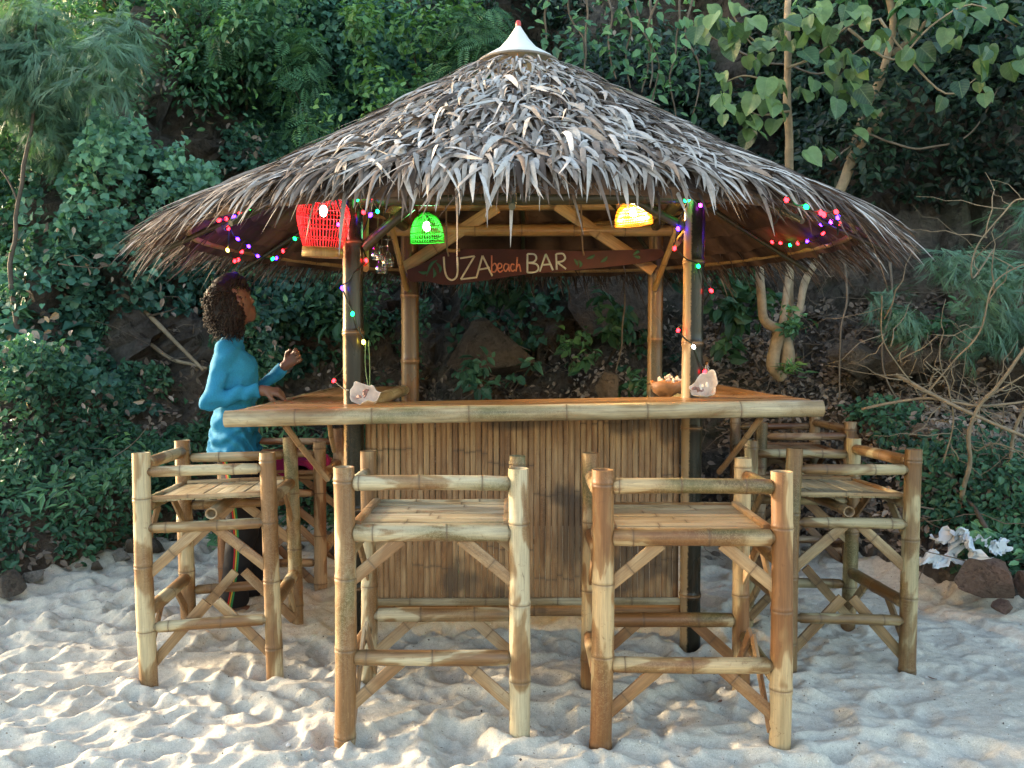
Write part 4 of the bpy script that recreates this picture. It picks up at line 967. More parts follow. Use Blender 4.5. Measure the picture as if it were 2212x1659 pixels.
# ------------------------------------------------------------------ bar stools
def make_stool():
    s = empty('bar_stool', (0, 0, 0))
    HW, HD = .31, .255
    for i, (x, y, h) in enumerate(((-HW, -HD, .955), (HW, -HD, .95), (-HW, HD, .95), (HW, HD, .93))):
        pole('leg', (x, y, -.07), (x*.985, y, h), (.0375, .0365, .034, .034)[i], M['stool'], s, 500+i, .30, (False, True), .006, .04, 1.0, 16)
    G = .012
    def rail(nm, p, q, r_, sd): return pole(nm, p, q, r_, M['stool'], s, sd, .24, (False, False), .003, 0, .8, 12, True)
    rail('back_rail', (-HW+G, -HD, .898), (HW-G, -HD, .896), .0275, 510)
    rail('seat_rail', (-HW+G, -HD, .722), (HW-G, -HD, .722), .0300, 511); rail('seat_rail', (-HW+G, HD, .722), (HW-G, HD, .722), .0285, 512)
    rail('stretcher', (-HW+G, -HD, .280), (HW-G, -HD, .278), .0285, 513); rail('stretcher', (-HW+G, HD, .270), (HW-G, HD, .272), .0285, 514)
    for sx, sd in ((-1, 515), (1, 518)):
        rail('arm_rail', (sx*HW, -HD+G, .868), (sx*HW, HD-G, .862), .0225, sd)
        rail('side_rail', (sx*HW, -HD+G, .632), (sx*HW, HD-G, .632), .0235, sd+1)
        rail('stretcher', (sx*HW, -HD+G, .212), (sx*HW, HD-G, .218), .0235, sd+2)
        strip('seat_edge', (sx*.268, -HD+.03, .752), (sx*.268, HD-.03, .752), .030, .012, M['split'], s, (0, 0, 1), 522+sx, None, .5)
    pole('seat_bearer', (-HW-.01, .02, .682), (HW+.01, .02, .682), .0245, M['split'], s, 525, .3, (True, True), .003)
    for i in range(8):
        y = -.205+i*.0585
        strip('slat', (-.262, y, .738+.0015*((i*5) % 3)), (.262, y, .738+.0015*((i*7) % 3)), .0565, .008, M['seat'], s, (0, 0, 1), 530+i, None, .10)
    k = 540
    def bc(p, q, face):
        nonlocal k; k += 1; strip('brace', p, q, .043, .010, M['split'], s, face, k, None, .35)
    for sx in (-1, 1):
        for y, f, off in ((-HD, (0, -1, 0), .012), (HD, (0, 1, 0), -.010)):
            bc((sx*.105, y+off*.2, .700), (sx*.292, y+off*.2, .545), f)
            bc((sx*.085, y+off*.2, .286), (sx*.292, y+off*.2, .10), f)
        f = (sx, 0, 0); x = sx*(HW-.004)
        for sy in (-1, 1):
            bc((x, sy*.03, .625), (x, sy*(HD-.012), .435), f)
            bc((x-sx*.028, sy*.02, .300), (x-sx*.028, sy*(HD-.005), .045), f)
    return s
proto = make_stool()
def copy_thing(o):
    c = o.copy(); COL.objects.link(c)
    for ch in o.children:
        d = ch.copy(); COL.objects.link(d); d.parent = c
        for g in ch.children:
            e = g.copy(); COL.objects.link(e); e.parent = d
    return c
R_d = math.radians
stools = [((-.283, 3.235, .0), 0.0, (0, 0, 1), (1, 1, 1), 'pale mottled bamboo stool in front, left of its orange twin, before the matting'),
          ((.618, 3.165, .0), -.6, (0, 0, 1), (1, 1, 1), 'orange-brown bamboo stool in front, before the right half of the matting'),
          ((-1.285, 3.835, .0), -84, (1.6, -1.8, 0), (1, 1, .985), 'bamboo stool standing sideways at the left end, nearest the person in blue'),
          ((-1.31, 4.92, .0), -88, (0, 0, 0), (.98, 1, .925), 'bamboo stool with magenta cloth on its seat behind the person in blue'),
          ((1.425, 3.90, .0), 91.5, (1.2, 1.0, 0), (.98, 1, .985), 'weathered bamboo stool standing sideways at the right end, nearest the red boulder'),
          ((1.775, 5.46, .0), 90, (0, 0, 0), (1, 1.05, .97), 'shaded dark bamboo stool farthest back at the right end')]
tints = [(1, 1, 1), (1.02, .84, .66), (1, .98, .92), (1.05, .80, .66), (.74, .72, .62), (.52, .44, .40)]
for i, (loc, rz, tilt, sc, lab) in enumerate(stools):
    o = proto if i == 0 else copy_thing(proto)
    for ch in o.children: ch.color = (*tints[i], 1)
    o.location = loc; o.rotation_euler = (R_d(tilt[0])*(i in (2, 4)), R_d(tilt[1])*(i in (2, 4)), R_d(rz)); o.scale = sc
    tag(o, lab, 'stool', 'bamboo bar stools round the counter')
# ------------------------------------------------------------------ the person: signed distance blending, then one closed surface
def snets(Fv, org, h):
    s = Fv < 0; nx, ny, nz = Fv.shape
    acc = np.zeros((nx-1, ny-1, nz-1, 3)); cnt = np.zeros((nx-1, ny-1, nz-1))
    cs = [(a, b, c) for a in (0, 1) for b in (0, 1) for c in (0, 1)]
    sl = lambda c: tuple(slice(k, d-1+k) for k, d in zip(c, (nx, ny, nz)))
    for a in cs:
        for ax in range(3):
            if a[ax]: continue
            b = list(a); b[ax] = 1; b = tuple(b); fa, fb = Fv[sl(a)], Fv[sl(b)]
            m = (fa < 0) != (fb < 0); tt = np.where(m, fa/np.where(m, fa-fb, 1), 0)
            for d in range(3): acc[..., d] += np.where(m, a[d]+(tt if d == ax else 0), 0)
            cnt += m
    on = cnt > 0; idx = np.full(on.shape, -1); idx[on] = np.arange(on.sum())
    ijk = np.argwhere(on); V = (ijk + acc[on]/cnt[on][:, None])*h + org
    Q = []
    for ax in range(3):
        u, v = (ax+1) % 3, (ax+2) % 3
        a = np.take(s, range(s.shape[ax]-1), ax); b = np.take(s, range(1, s.shape[ax]), ax)
        e = np.argwhere(a != b); e = e[(e[:, u] > 0) & (e[:, v] > 0) & (e[:, u] < on.shape[u]) & (e[:, v] < on.shape[v])]
        def at_(du, dv):
            g = e.copy(); g[:, u] -= du; g[:, v] -= dv; return idx[g[:, 0], g[:, 1], g[:, 2]]
        q = np.stack([at_(1, 1), at_(0, 1), at_(0, 0), at_(1, 0)], 1)
        ins = a[e[:, 0], e[:, 1], e[:, 2]]
        q[~ins] = q[~ins][:, ::-1]; Q.append(q)
    Q = np.concatenate(Q); return V, Q[(Q >= 0).all(1)]

class SDF:
    def __init__(s, lo, hi, h):
        s.lo = np.array(lo, float); s.h = h; n = np.ceil((np.array(hi)-s.lo)/h).astype(int)+1
        g = [s.lo[k]+h*np.arange(n[k]) for k in range(3)]; s.g = g; s.F = np.full(tuple(n), 1.0)
    def cone(s, a, b, ra, rb, k=.02, sub=False):
        a = np.asarray(a, float); b = np.asarray(b, float); m = max(ra, rb)+k*2.5+.03
        lo = np.minimum(a, b)-m; hi = np.maximum(a, b)+m
        ix = [slice(*np.searchsorted(s.g[q], [lo[q], hi[q]])) for q in range(3)]
        if any(i.stop <= i.start for i in ix): return
        P = np.stack(np.meshgrid(*[s.g[q][ix[q]] for q in range(3)], indexing='ij'), -1)
        ba = b-a; L2 = max(1e-9, ba@ba); t = np.clip(((P-a)@ba)/L2, 0, 1)
        d = np.linalg.norm(P-a-t[..., None]*ba, axis=-1)-(ra+(rb-ra)*t)
        f = s.F[tuple(ix)]
        if sub: s.F[tuple(ix)] = np.maximum(f, -d); return
        h = np.clip(.5+.5*(f-d)/k, 0, 1); s.F[tuple(ix)] = f*(1-h)+d*h-k*h*(1-h)
    def mesh(s, name, mat):
        V, Q = snets(s.F, s.lo, s.h); return mesh_np(name, V, Q, True, None, mat)
    def P(s): return np.stack(np.meshgrid(*s.g, indexing='ij'), -1)

PX, PY = -1.405, 4.42
person = empty('person', (PX, PY, sand_z(PX, PY)-.004)); person.rotation_euler = (0, 0, R_d(8)); person.scale = (.94, .94, 1.04)
tag(person, 'person with curly hair in a blue top and black trousers looking up at the roof', 'person')
Ms = simple('skin', (.145, .070, .045), .5, .4, .12, 30); 
hp = np.array([-.015, 0, 1.43]); HRot = np.array(Euler((0, R_d(-16), R_d(36))).to_matrix())
def H(p): return hp + HRot @ (np.asarray(p, float)-hp)
SR, ER, WR = (-.045, -.150, 1.285), (-.125, -.215, 1.065), (.145, -.200, 1.115)
SLf, EL, WL = (-.045, .150, 1.285), (.015, .235, 1.06), (.220, .15, 1.225)
def limbs(S, gr=0.0, wrist=True):
    for a, b, c in ((SR, ER, WR), (SLf, EL, WL)):
        S.cone(a, b, .050+gr, .041+gr, .02); S.cone(b, c, .041+gr, .028+gr, .015)
def torso(S, gr=0.0):
    for y in (-1, 1):
        S.cone((-.035, y*.075, 1.00), (-.05, y*.085, 1.23), .080+gr, .086+gr, .05)
        S.cone((-.045, y*.06, 1.25), (-.05, y*.155, 1.30), .056+gr, .048+gr, .04)
        S.cone((-.02, y*.075, .83), (-.02, y*.07, .93), .096+gr, .082+gr, .05)
        S.cone((.005, y*.06, 1.10), (.01, y*.065, 1.22), .072+gr, .07+gr, .05)
    S.cone((-.03, 0, .92), (-.035, 0, 1.05), .09+gr, .09+gr, .05)
LEGS = [((-.01, -.085, .80), (.020, -.095, .43), (-.035, -.10, .07)), ((.0, .085, .80), (.045, .10, .43), (.015, .11, .07))]
S = SDF((-.27, -.34, -.01), (.42, .34, 1.72), .0068)
torso(S, -.018); limbs(S, -.012)
S.cone((-.05, 0, 1.32), H((-.012, 0, 1.46)), .058, .052, .03)
for a, b, ra, rb, k in (((-.015, 0, 1.565), (.005, 0, 1.545), .088, .085, .03), ((.03, 0, 1.50), (.055, 0, 1.475), .066, .05, .03), ((.082, 0, 1.452), (.085, 0, 1.455), .026, .024, .02),
                        ((.075, 0, 1.575), (.08, 0, 1.59), .03, .03, .03), ((.094, 0, 1.550), (.110, 0, 1.522), .009, .013, .014), ((.098, 0, 1.488), (.105, 0, 1.490), .014, .012, .008), ((.098, 0, 1.473), (.103, 0, 1.472), .013, .012, .008),
                        ((-.01, -.088, 1.525), (-.015, -.094, 1.55), .014, .018, .008), ((-.01, .088, 1.525), (-.015, .094, 1.55), .014, .018, .008)):
    S.cone(H(a), H(b), ra, rb, k)
for a, b, c in LEGS:
    S.cone(a, b, .080, .052, .03); S.cone(b, c, .054, .035, .02)
    ft = np.array(c); S.cone(ft+[-.02, 0, -.03], ft+[.09, 0, -.048], .030, .024, .02); S.cone(ft+[.08, -.01, -.05], ft+[.155, .0, -.056], .026, .015, .015)
    for q in range(5): S.cone(ft+[.13, -.028+.014*q, -.056], ft+[.172-.006*abs(q-1), -.030+.015*q, -.060], .008, .007, .003)
def hand(S, W, fwd, up, nrm, curl, spread=.3):
    W = np.array(W, float); f = np.array(fwd, float); f /= np.linalg.norm(f); n_ = np.array(nrm, float); n_ -= f*(n_@f); n_ /= np.linalg.norm(n_); u = np.cross(n_, f)
    S.cone(W, W+f*.03, .026, .024, .012)
    for q in (-1, 0, 1): S.cone(W+f*.025+u*.012*q, W+f*.082+u*.021*q, .016, .0135, .012)
    for q in range(4):
        o = W+f*.085+u*(.028-.0185*q); L = (.036, .041, .038, .030)[q]; ang = .25; p = o
        for sg in range(3):
            ang += curl*(1, 1.15, .8)[sg]*(1+.08*q); d = f*math.cos(ang)+n_*math.sin(ang)+u*spread*(.10-.07*q); d /= np.linalg.norm(d)
            p2 = p+d*L*(1, .72, .55)[sg]; S.cone(p, p2, .0092-.0008*sg, .0086-.0009*sg, .004); p = p2
    p = W+f*.03+u*.026; p2 = p+(f*.7+u*.55+n_*.45)*.038; S.cone(p, p2, .0125, .0105, .008); S.cone(p2, p2+(f*.85+n_*.55-u*.05)*.032, .010, .0085, .004)
hand(S, WR, (1, .12, -.12), None, (.1, .45, -.9), .36)
hand(S, WL, (.82, -.12, .56), None, (.1, -1, .1), .55)
link('body', S.mesh('body', Ms), None, person)
# clothes
def cloth(name, lo, hi, build, cut, fold, mat):
    S = SDF(lo, hi, .0075); build(S); P = S.P()
    S.F = S.F + fold(P); S.F = np.maximum(S.F, cut(P)); link(name, S.mesh(name, mat), None, person)
t = NT('blue_jersey'); nz = t.noise(t.coord('Object', (1, 1, 1)), 160, 2, .5); n2 = t.noise(t.coord('Object'), 4, 3)
t.bsdf(t.mix(1.0, t.ramp(n2, [(.3, (.012, .155, .290)), (.7, (.020, .200, .350))]), t.ramp(nz, [(.3, .85), (.7, 1.1)]), 'MULTIPLY'), .8, .25, t.bump(nz, .15, .002)); M['jersey'] = t.m
def b_shirt(S):
    torso(S, .006); limbs(S, .001); S.cone((-.05, 0, 1.32), (-.035, 0, 1.395), .070, .062, .02)
    for y in (-1, 1): S.cone((-.03, y*.075, .80), (-.03, y*.075, .92), .124, .104, .04)
def shirt_cut(P):
    d = (.785+.03*P[..., 0]) - P[..., 2]; d = np.maximum(d, P[..., 2]-1.405)
    for W, E in ((WR, ER), (WL, EL)):
        W = np.array(W); v = W-np.array(E); v = v/np.linalg.norm(v); q = (P-W)@v+.012
        near = np.linalg.norm(P-W, axis=-1) < .16; d = np.maximum(d, np.where(near, q, -1))
    return d
def shirt_fold(P):
    z = P[..., 2]; low = sstep(1.10, .82, z)
    f = .012*np.sin(z*95+P[..., 0]*55+6*vnoise(P*7, 3))*low + .009*fbm(P*np.array([9, 9, 14]), 4, 3) + .006*np.sin(z*60-P[..., 0]*70+4*vnoise(P*6, 5))*sstep(.10, .24, np.abs(P[..., 1]))
    return f
cloth('shirt', (-.30, -.34, .75), (.30, .34, 1.43), b_shirt, shirt_cut, shirt_fold, M['jersey'])
t = NT('black_trousers'); sep = t.n('ShaderNodeSeparateXYZ'); t.l(t.coord('Object'), sep.inputs[0])
xl = t.math('SUBTRACT', sep.outputs[0], t.math('MULTIPLY', t.math('SINE', t.math('MULTIPLY', sep.outputs[2], 4.1)), .055))
band = t.ramp(t.math('MULTIPLY_ADD', xl, 5.0, .5), [(0, (.010, .010, .013)), (.155, (.35, .02, .02)), (.195, (.010, .010, .013)), (.205, (.50, .36, .05)), (.235, (.010, .010, .013)), (.245, (.03, .20, .07)), (.29, (.010, .010, .013))], 'CONSTANT')
side = t.math('LESS_THAN', sep.outputs[1], -.06)
t.bsdf(t.mix(side, (.010, .010, .013), band), .75, .2); M['trousers'] = t.m
def b_tr(S):
    for y in (-1, 1): S.cone((-.02, y*.070, .79), (-.02, y*.065, .86), .096, .080, .04)
    for a, b, c in LEGS: S.cone(a, b, .088, .078, .03); S.cone(b, np.array(c)+[0, 0, -.01], .078, .075, .03)
cloth('trousers', (-.25, -.30, .03), (.24, .30, .96), b_tr, lambda P: np.maximum(.055-P[..., 2], P[..., 2]-.88), lambda P: .006*fbm(P*np.array([8, 8, 12]), 9, 3)+.004*np.sin(P[..., 2]*70+5*vnoise(P*6, 2))*sstep(.35, .1, P[..., 2]), M['trousers'])
# hair: a mass with many curls
t = NT('curly_hair'); a_ = t.attr('tone'); t.bsdf(t.ramp(a_, [(.1, (.012, .008, .006)), (.6, (.026, .015, .010)), (1, (.085, .045, .024))]), .6, .25); M['hair'] = t.m
S = SDF((-.30, -.25, 1.25), (.22, .25, 1.80), .008)
for a, b, ra, rb in (((-.045, 0, 1.585), (-.02, 0, 1.60), .090, .080), ((-.080, 0, 1.51), (-.075, 0, 1.465), .072, .055), ((-.05, -.05, 1.50), (-.06, -.055, 1.455), .066, .05), ((-.05, .05, 1.50), (-.06, .055, 1.455), .066, .05), ((.035, 0, 1.635), (.055, 0, 1.625), .055, .042)):
    S.cone(H(a), H(b), ra, rb, .03)
P = S.P(); S.F += .012*fbm(P*16, 7, 3); V, Q = snets(S.F, S.lo, S.h)
hr = np.random.default_rng(12); mb = MB(); mb.add(V, Q, None, .12)
pick = hr.choice(len(V), 1500, replace=True); cen = H((-.05, 0, 1.54))
for i in pick:
    p = V[i]; o_ = p-cen; o_ /= np.linalg.norm(o_); d = o_*.32+np.array([-.05, 0, -.9])*hr.uniform(.5, 1.1); d /= np.linalg.norm(d)
    u = np.cross(d, [.3, .8, .1]); u /= np.linalg.norm(u); v = np.cross(d, u); ph = hr.uniform(0, 6); ln = hr.uniform(.03, .065); s_ = np.linspace(0, 1, 11); tw = hr.uniform(4, 14)
    C = p - o_*.006 + d*(s_*ln)[:, None] + (u*np.cos(tw*s_+ph)[:, None]+v*np.sin(tw*s_+ph)[:, None])*hr.uniform(.003, .011)
    add_tube(mb, C, np.interp(s_, [0, .6, 1], [.0034, .0026, .0006])*hr.uniform(.5, 1.3), 4, hr.uniform(.1, .75)**1.5)
mb.build('hair', M['hair'], person)
for y in (-.034, .034):
    V, Q = revolve_geo([(.0005, .011), (.008, .0075), (.011, 0), (.008, -.0075), (.0005, -.011)], 10); mb = MB(); mb.add(V+H((.078, y, 1.545)), Q)
    mb.build('eye', simple('eye_white', (.5, .48, .45), .2), person)

# ------------------------------------------------------------------ cloth on the rear left stool
mb = MB(); gx, gy = np.meshgrid(np.linspace(-.24, .27, 40), np.linspace(-.24, .26, 40)); G = np.stack([gx, gy, 0*gx], -1)
wv = .5+.5*np.sin(gx*34+gy*18+3*vnoise(G*7, 3)); gz = .012+.055*wv**2*(.4+.6*(vnoise(G*5, 6)*.5+.5))+.02*fbm(G*9, 2, 3).clip(0, 1); ed = np.maximum(np.abs(gx-.015)/.26, np.abs(gy-.01)/.25)
gz = gz - .075*sstep(.86, 1.05, ed+.10*vnoise(G*8, 8))
V = np.stack([gx+.02*vnoise(G*6, 1), gy+.02*vnoise(G*6, 2), gz], -1).reshape(-1, 3)
M['magenta'] = simple('magenta_cloth', (.27, .018, .085), .85, .2, .25, 20)
o = mb.add(V, grid_quads(40, 40)) or mb.build('cloth', M['magenta'], None, True, Matrix.Translation((-1.31, 4.92, .748*.925+.008)) @ Matrix.Rotation(R_d(-84), 4, 'Z'))
tag(o, 'crumpled magenta cloth lying on the seat of the rear left stool', 'cloth')

# ------------------------------------------------------------------ sign board hung from the rear beam
ZP = lambda x, y: (707.8+.38006*x, 353.9+.38006*y)
YS = 5.36
out = [(450, 605), (560, 560), (700, 495), (900, 485), (1200, 490), (1450, 497), (1700, 490), (1890, 488), (1885, 540), (1700, 575), (1450, 600), (1260, 618), (1100, 632), (950, 655), (800, 676), (680, 690), (560, 668), (470, 668)]
opts = spline([np.array(at(*ZP(*p), YS)) for p in out]+[np.array(at(*ZP(*out[0]), YS))], 90)[:-1]
sign = empty('sign_board', at(1120, 570, YS)); tag(sign, 'dark red hand-painted wooden sign reading UZA beach BAR hung under the roof', 'sign')
so = np.array(sign.location); bm = bmesh.new()
vs = [bm.verts.new(Vector(p-so)+Vector((0, -.011, 0))) for p in opts]; f = bm.faces.new(vs)
ex = bmesh.ops.extrude_face_region(bm, geom=[f]); bmesh.ops.translate(bm, vec=(0, .024, 0), verts=[g for g in ex['geom'] if isinstance(g, bmesh.types.BMVert)])
bmesh.ops.triangulate(bm, faces=[q for q in bm.faces if len(q.verts) > 4]); bmesh.ops.recalc_face_normals(bm, faces=bm.faces[:])
me = bpy.data.meshes.new('board'); bm.to_mesh(me); bm.free()
M['sign'] = simple('sign_red_paint', (.052, .011, .011), .6, .3, .5, 9, .2); link('board', me, M['sign'], sign)
M['cream'] = simple('cream_paint', (.62, .56, .40), .6, .3, .2, 30); M['coral'] = simple('coral_paint', (.58, .21, .12), .6, .3, .2, 30); M['palegreen'] = simple('pale_paint', (.46, .52, .46), .6, .3, .2, 30)
M['leafpaint'] = simple('leaf_paint', (.035, .115, .06), .6, .3, .3, 20); M['dimpaint'] = simple('faded_paint', (.10, .085, .05), .7, .2, .3, 20)
def stroke(name, strokes, mat, r_=.0062):
    mb = MB()
    for st in strokes:
        P = spline([np.array(at(*ZP(*p), YS-.0125))-so for p in st], 6*len(st)) if len(st) > 2 else spline([np.array(at(*ZP(*p), YS-.0125))-so for p in st], 6)
        V, Q, T = tube_geo(P, r_, 6); V[:, 1] = (V[:, 1]-P[:, 1].mean())*.35+P[:, 1].mean(); mb.add(V, Q, T)
    mb.build(name, mat, sign)
def pl(*p):
    q = []
    for a, b in zip(p[:-1], p[1:]): q.append([a, b])
    return q
stroke('letter_u', [[(660, 528), (665, 600), (680, 645), (708, 660), (733, 640), (740, 590), (738, 530)]], M['cream'])
stroke('letter_z', pl((752, 537), (835, 524), (757, 656), (850, 645)), M['cream']); stroke('letter_a', pl((847, 642), (880, 522), (936, 638))+[[(855, 602), (922, 590)]], M['cream'])
stroke('letter_b', [[(932, 520), (932, 620)], [(932, 582), (950, 566), (962, 590), (950, 614), (932, 612)]], M['coral'], .0048)
stroke('letter_e', [[(966, 595), (986, 590), (988, 571), (972, 568), (965, 595), (978, 615), (996, 604)]], M['coral'], .0048)
stroke('letter_a', [[(1026, 572), (1008, 570), (1000, 594), (1012, 611), (1027, 590)], [(1029, 570), (1030, 600), (1036, 612)]], M['coral'], .0048)
stroke('letter_c', [[(1062, 573), (1046, 571), (1040, 594), (1050, 610), (1066, 602)]], M['coral'], .0048)
stroke('letter_h', [[(1078, 530), (1071, 612)], [(1073, 590), (1086, 572), (1093, 590), (1097, 614)]], M['coral'], .0048)
stroke('letter_b', [[(1135, 512), (1135, 618)], [(1135, 512), (1175, 515), (1186, 538), (1170, 558), (1137, 562)], [(1137, 562), (1185, 570), (1198, 595), (1180, 615), (1135, 618)]], M['palegreen'])
stroke('letter_a', pl((1205, 612), (1240, 512), (1281, 605))+[[(1218, 575), (1268, 570)]], M['palegreen']); stroke('letter_r', [[(1298, 512), (1302, 602)], [(1298, 512), (1336, 511), (1350, 535), (1335, 553), (1302, 558)], [(1302, 558), (1355, 598)]], M['palegreen'])
for lf in ([(560, 640), (590, 570), (625, 545)], [(575, 612), (545, 620), (515, 612)], [(600, 590), (610, 625), (600, 648)], [(615, 560), (640, 590), (638, 620)], [(1400, 540), (1415, 560), (1420, 580)], [(1425, 545), (1440, 570), (1430, 590)], [(1470, 540), (1500, 530), (1520, 515)], [(1550, 560), (1575, 545), (1590, 525)], [(1735, 520), (1760, 500), (1775, 505)], [(1740, 525), (1765, 530), (1775, 540)]):
    P = spline([np.array(at(*ZP(*p), YS-.0125))-so for p in lf], 12); V, Q, T = tube_geo(P, .011*np.sin(np.linspace(.1, PI-.05, len(P))), 6); V[:, 1] = (V[:, 1]-P[:, 1].mean())*.2+P[:, 1].mean()
    mb = MB(); mb.add(V, Q, T); mb.build('painted_leaf', M['leafpaint'], sign)
M['rope'] = simple('rope', (.22, .16, .10), .9)
for px, py in ((688, 510), (1455, 505)):
    p = at(*ZP(px, py), YS); mb = MB(); add_tube(mb, spline([np.array(p+Vector((0, -.02, -.02)))-so, np.array(p+Vector((-.01, -.02, .06)))-so, np.array(p+Vector((-.02, .02, .42)))-so], 14), .0055, 6); mb.build('rope', M['rope'], sign)
pole('hanger_stub', Vector(at(*ZP(682, 492), YS-.02))-Vector(so), Vector(at(*ZP(752, 490), YS-.02))-Vector(so), .011, M['gold'], sign, 600, .3)

# ------------------------------------------------------------------ woven lanterns with their lamps
def emit(name, col, st):
    t = NT(name); e = t.n('ShaderNodeEmission'); e.inputs[0].default_value = (*col, 1); e.inputs[1].default_value = st; t.l(e.outputs[0], t.out.inputs[0]); return t.m
def translucent(name, col, tr=.45, rough=.5):
    t = NT(name); p = t.bsdf(col, rough, .4); q = t.n('ShaderNodeBsdfTranslucent'); q.inputs[0].default_value = (*col, 1)
    m = t.n('ShaderNodeMixShader'); m.inputs[0].default_value = tr; t.l(p.outputs[0], m.inputs[1]); t.l(q.outputs[0], m.inputs[2]); t.l(m.outputs[0], t.out.inputs[0]); return t.m
def lamp(name, loc, col, watts, parent, size=.02):
    d = bpy.data.lights.new(name, 'POINT'); d.energy = watts; d.color = col; d.shadow_soft_size = size
    o = bpy.data.objects.new(name, d); COL.objects.link(o); o.location = loc; o.parent = parent; return o
def bulb_mesh(name, r_, mat, stretch=1.4):
    V, Q = revolve_geo([(.001, r_*stretch)]+[(r_*math.sin(a), r_*stretch*math.cos(a)) for a in np.linspace(.35, PI-.35, 6)]+[(.001, -r_*stretch)], 10); mb = MB(); mb.add(V, Q); return mb.mesh(name, mat)
def woven(label, name, loc, prof, ribs, hoops, ribw, mat, bulb_col, watts, bulb_z, tilt=(0, 0, 0), es=40):
    o = empty(name, loc); o.rotation_euler = tilt; tag(o, label, 'lantern'); pr = np.array(prof, float)
    mb = MB(); q = spline([(a, 0, b) for a, b in pr], 18)
    for k in range(ribs):
        th = 2*PI*k/ribs; c, s = math.cos(th), math.sin(th)
        add_tube(mb, np.stack([q[:, 0]*c, q[:, 0]*s, q[:, 2]], 1), ribw, 4)
    mb.build('ribs', mat, o)
    a = np.linspace(0, 2*PI, 37)
    for hr_, hz_ in hoops:
        mb = MB(); add_tube(mb, np.stack([hr_*np.cos(a), hr_*np.sin(a), np.full(37, hz_)], 1), ribw*1.15, 5); mb.build('hoop', mat, o)
    zt = pr[:, 1].max(); mb = MB(); add_tube(mb, [(0, 0, bulb_z+.02), (.004, 0, zt), (0, 0, zt+.12)], .003, 5); mb.build('cord', M['twig'], o)
    link('bulb', bulb_mesh('bulb', .018, emit(name+'_bulb', bulb_col[0], es)), None, o, Matrix.Translation((0, 0, bulb_z)))
    lamp('lamp', (0, 0, bulb_z-.03), bulb_col[1], watts, o); return o
rl = woven('large red woven lantern with a wooden ring base hanging by the front left post', 'red_lantern', at(699, 446, 3.82),
      [(.012, .026), (.06, .030), (.098, .014), (.116, -.035), (.110, -.085), (.098, -.135), (.085, -.185)], 46, [(.05, .03), (.085, .022), (.112, -.005), (.117, -.045), (.111, -.09), (.098, -.14), (.086, -.182)], .0016,
      translucent('red_cane', (.78, .10, .12)), ((1, .62, .55), (1, .16, .14)), 1.0, -.02, (.05, .04, 0), 8)
V, Q = revolve_geo([(.086, -.18), (.089, -.18), (.091, -.205), (.091, -.222), (.087, -.224), (.085, -.20), (.086, -.18)], 32); mb = MB(); mb.add(V, Q); mb.build('base_ring', M['gold'], rl)
woven('green woven dome lantern hanging behind the front beam', 'green_lantern', at(921, 474, 4.3), [(.008, .035), (.028, .026), (.055, .005), (.074, -.03), (.082, -.07), (.084, -.115)], 40, [(.03, .024), (.076, -.035), (.082, -.07), (.084, -.095), (.085, -.115)], .0018,
      translucent('green_cane', (.13, .60, .10)), ((.6, 1, .7), (.15, 1, .25)), .5, -.035, (.08, -.03, 0), 8)
woven('lit yellow woven bowl lantern glowing behind the front beam', 'yellow_lantern', at(1366, 443, 4.25), [(.010, .012), (.045, .006), (.072, -.018), (.088, -.055), (.092, -.095)], 66, [(.045, .006), (.074, -.02), (.085, -.05), (.090, -.075), (.093, -.095), (.06, 0), (.080, -.033), (.092, -.085)], .0026,
      translucent('yellow_cane', (.72, .50, .16)), ((1, .80, .42), (1, .58, .20)), 9.0, -.035, (.22, -.12, 0), 60)
# two unlit baskets tucked under the thatch
def basket(label, loc, r0, r1, h, tilt):
    o = empty('woven_basket', loc); o.rotation_euler = tilt; tag(o, label, 'basket'); mb = MB()
    for k in range(28):
        c, s = math.cos(2*PI*k/28), math.sin(2*PI*k/28); add_tube(mb, [(r0*c, r0*s, h), (r1*c, r1*s, 0)], .0025, 4)
    mb.build('ribs', M['gold'], o); a = np.linspace(0, 2*PI, 29)
    for q in (0, .5, 1):
        mb = MB(); rr2 = r1+(r0-r1)*q; add_tube(mb, np.stack([rr2*np.cos(a), rr2*np.sin(a), np.full(29, h*q)], 1), .004, 5); mb.build('hoop', M['gold'], o)
basket('small conical woven shade hanging between the red and the green lantern', at(855, 462, 4.5), .02, .05, .07, (.1, .2, 0))
basket('flat olive woven basket tucked above the front beam near the yellow lantern', at(1392, 402, 3.9), .05, .078, .025, (0, .05, 0))
# hanging glasses
t = NT('clear_glass'); g = t.n('ShaderNodeBsdfGlass'); g.inputs['Roughness'].default_value = .02; t.l(g.outputs[0], t.out.inputs[0]); M['glass'] = t.m
for k, (px, py) in enumerate(((815, 532), (838, 548), (824, 562))):
    o = empty('hanging_glass', at(px, py, 4.55+.05*k)); tag(o, ('upper left', 'middle', 'lowest')[k]+' of three clear wine glasses hanging upside down by the front left post', 'glass', 'wine glasses hanging by the front left post')
    V, Q = revolve_geo([(.030, .075), (.004, .070), (.0035, .02), (.012, .008), (.030, -.015), (.034, -.045), (.030, -.07), (.028, -.07), (.032, -.045), (.028, -.015), (.010, .010)], 18); mb = MB(); mb.add(V, Q); mb.build('bowl', M['glass'], o)
    mb = MB(); add_tube(mb, [(0, 0, .07), (.01, 0, .2), (.01, .02, .33)], .0022, 4); mb.build('cord', M['rope'], o)

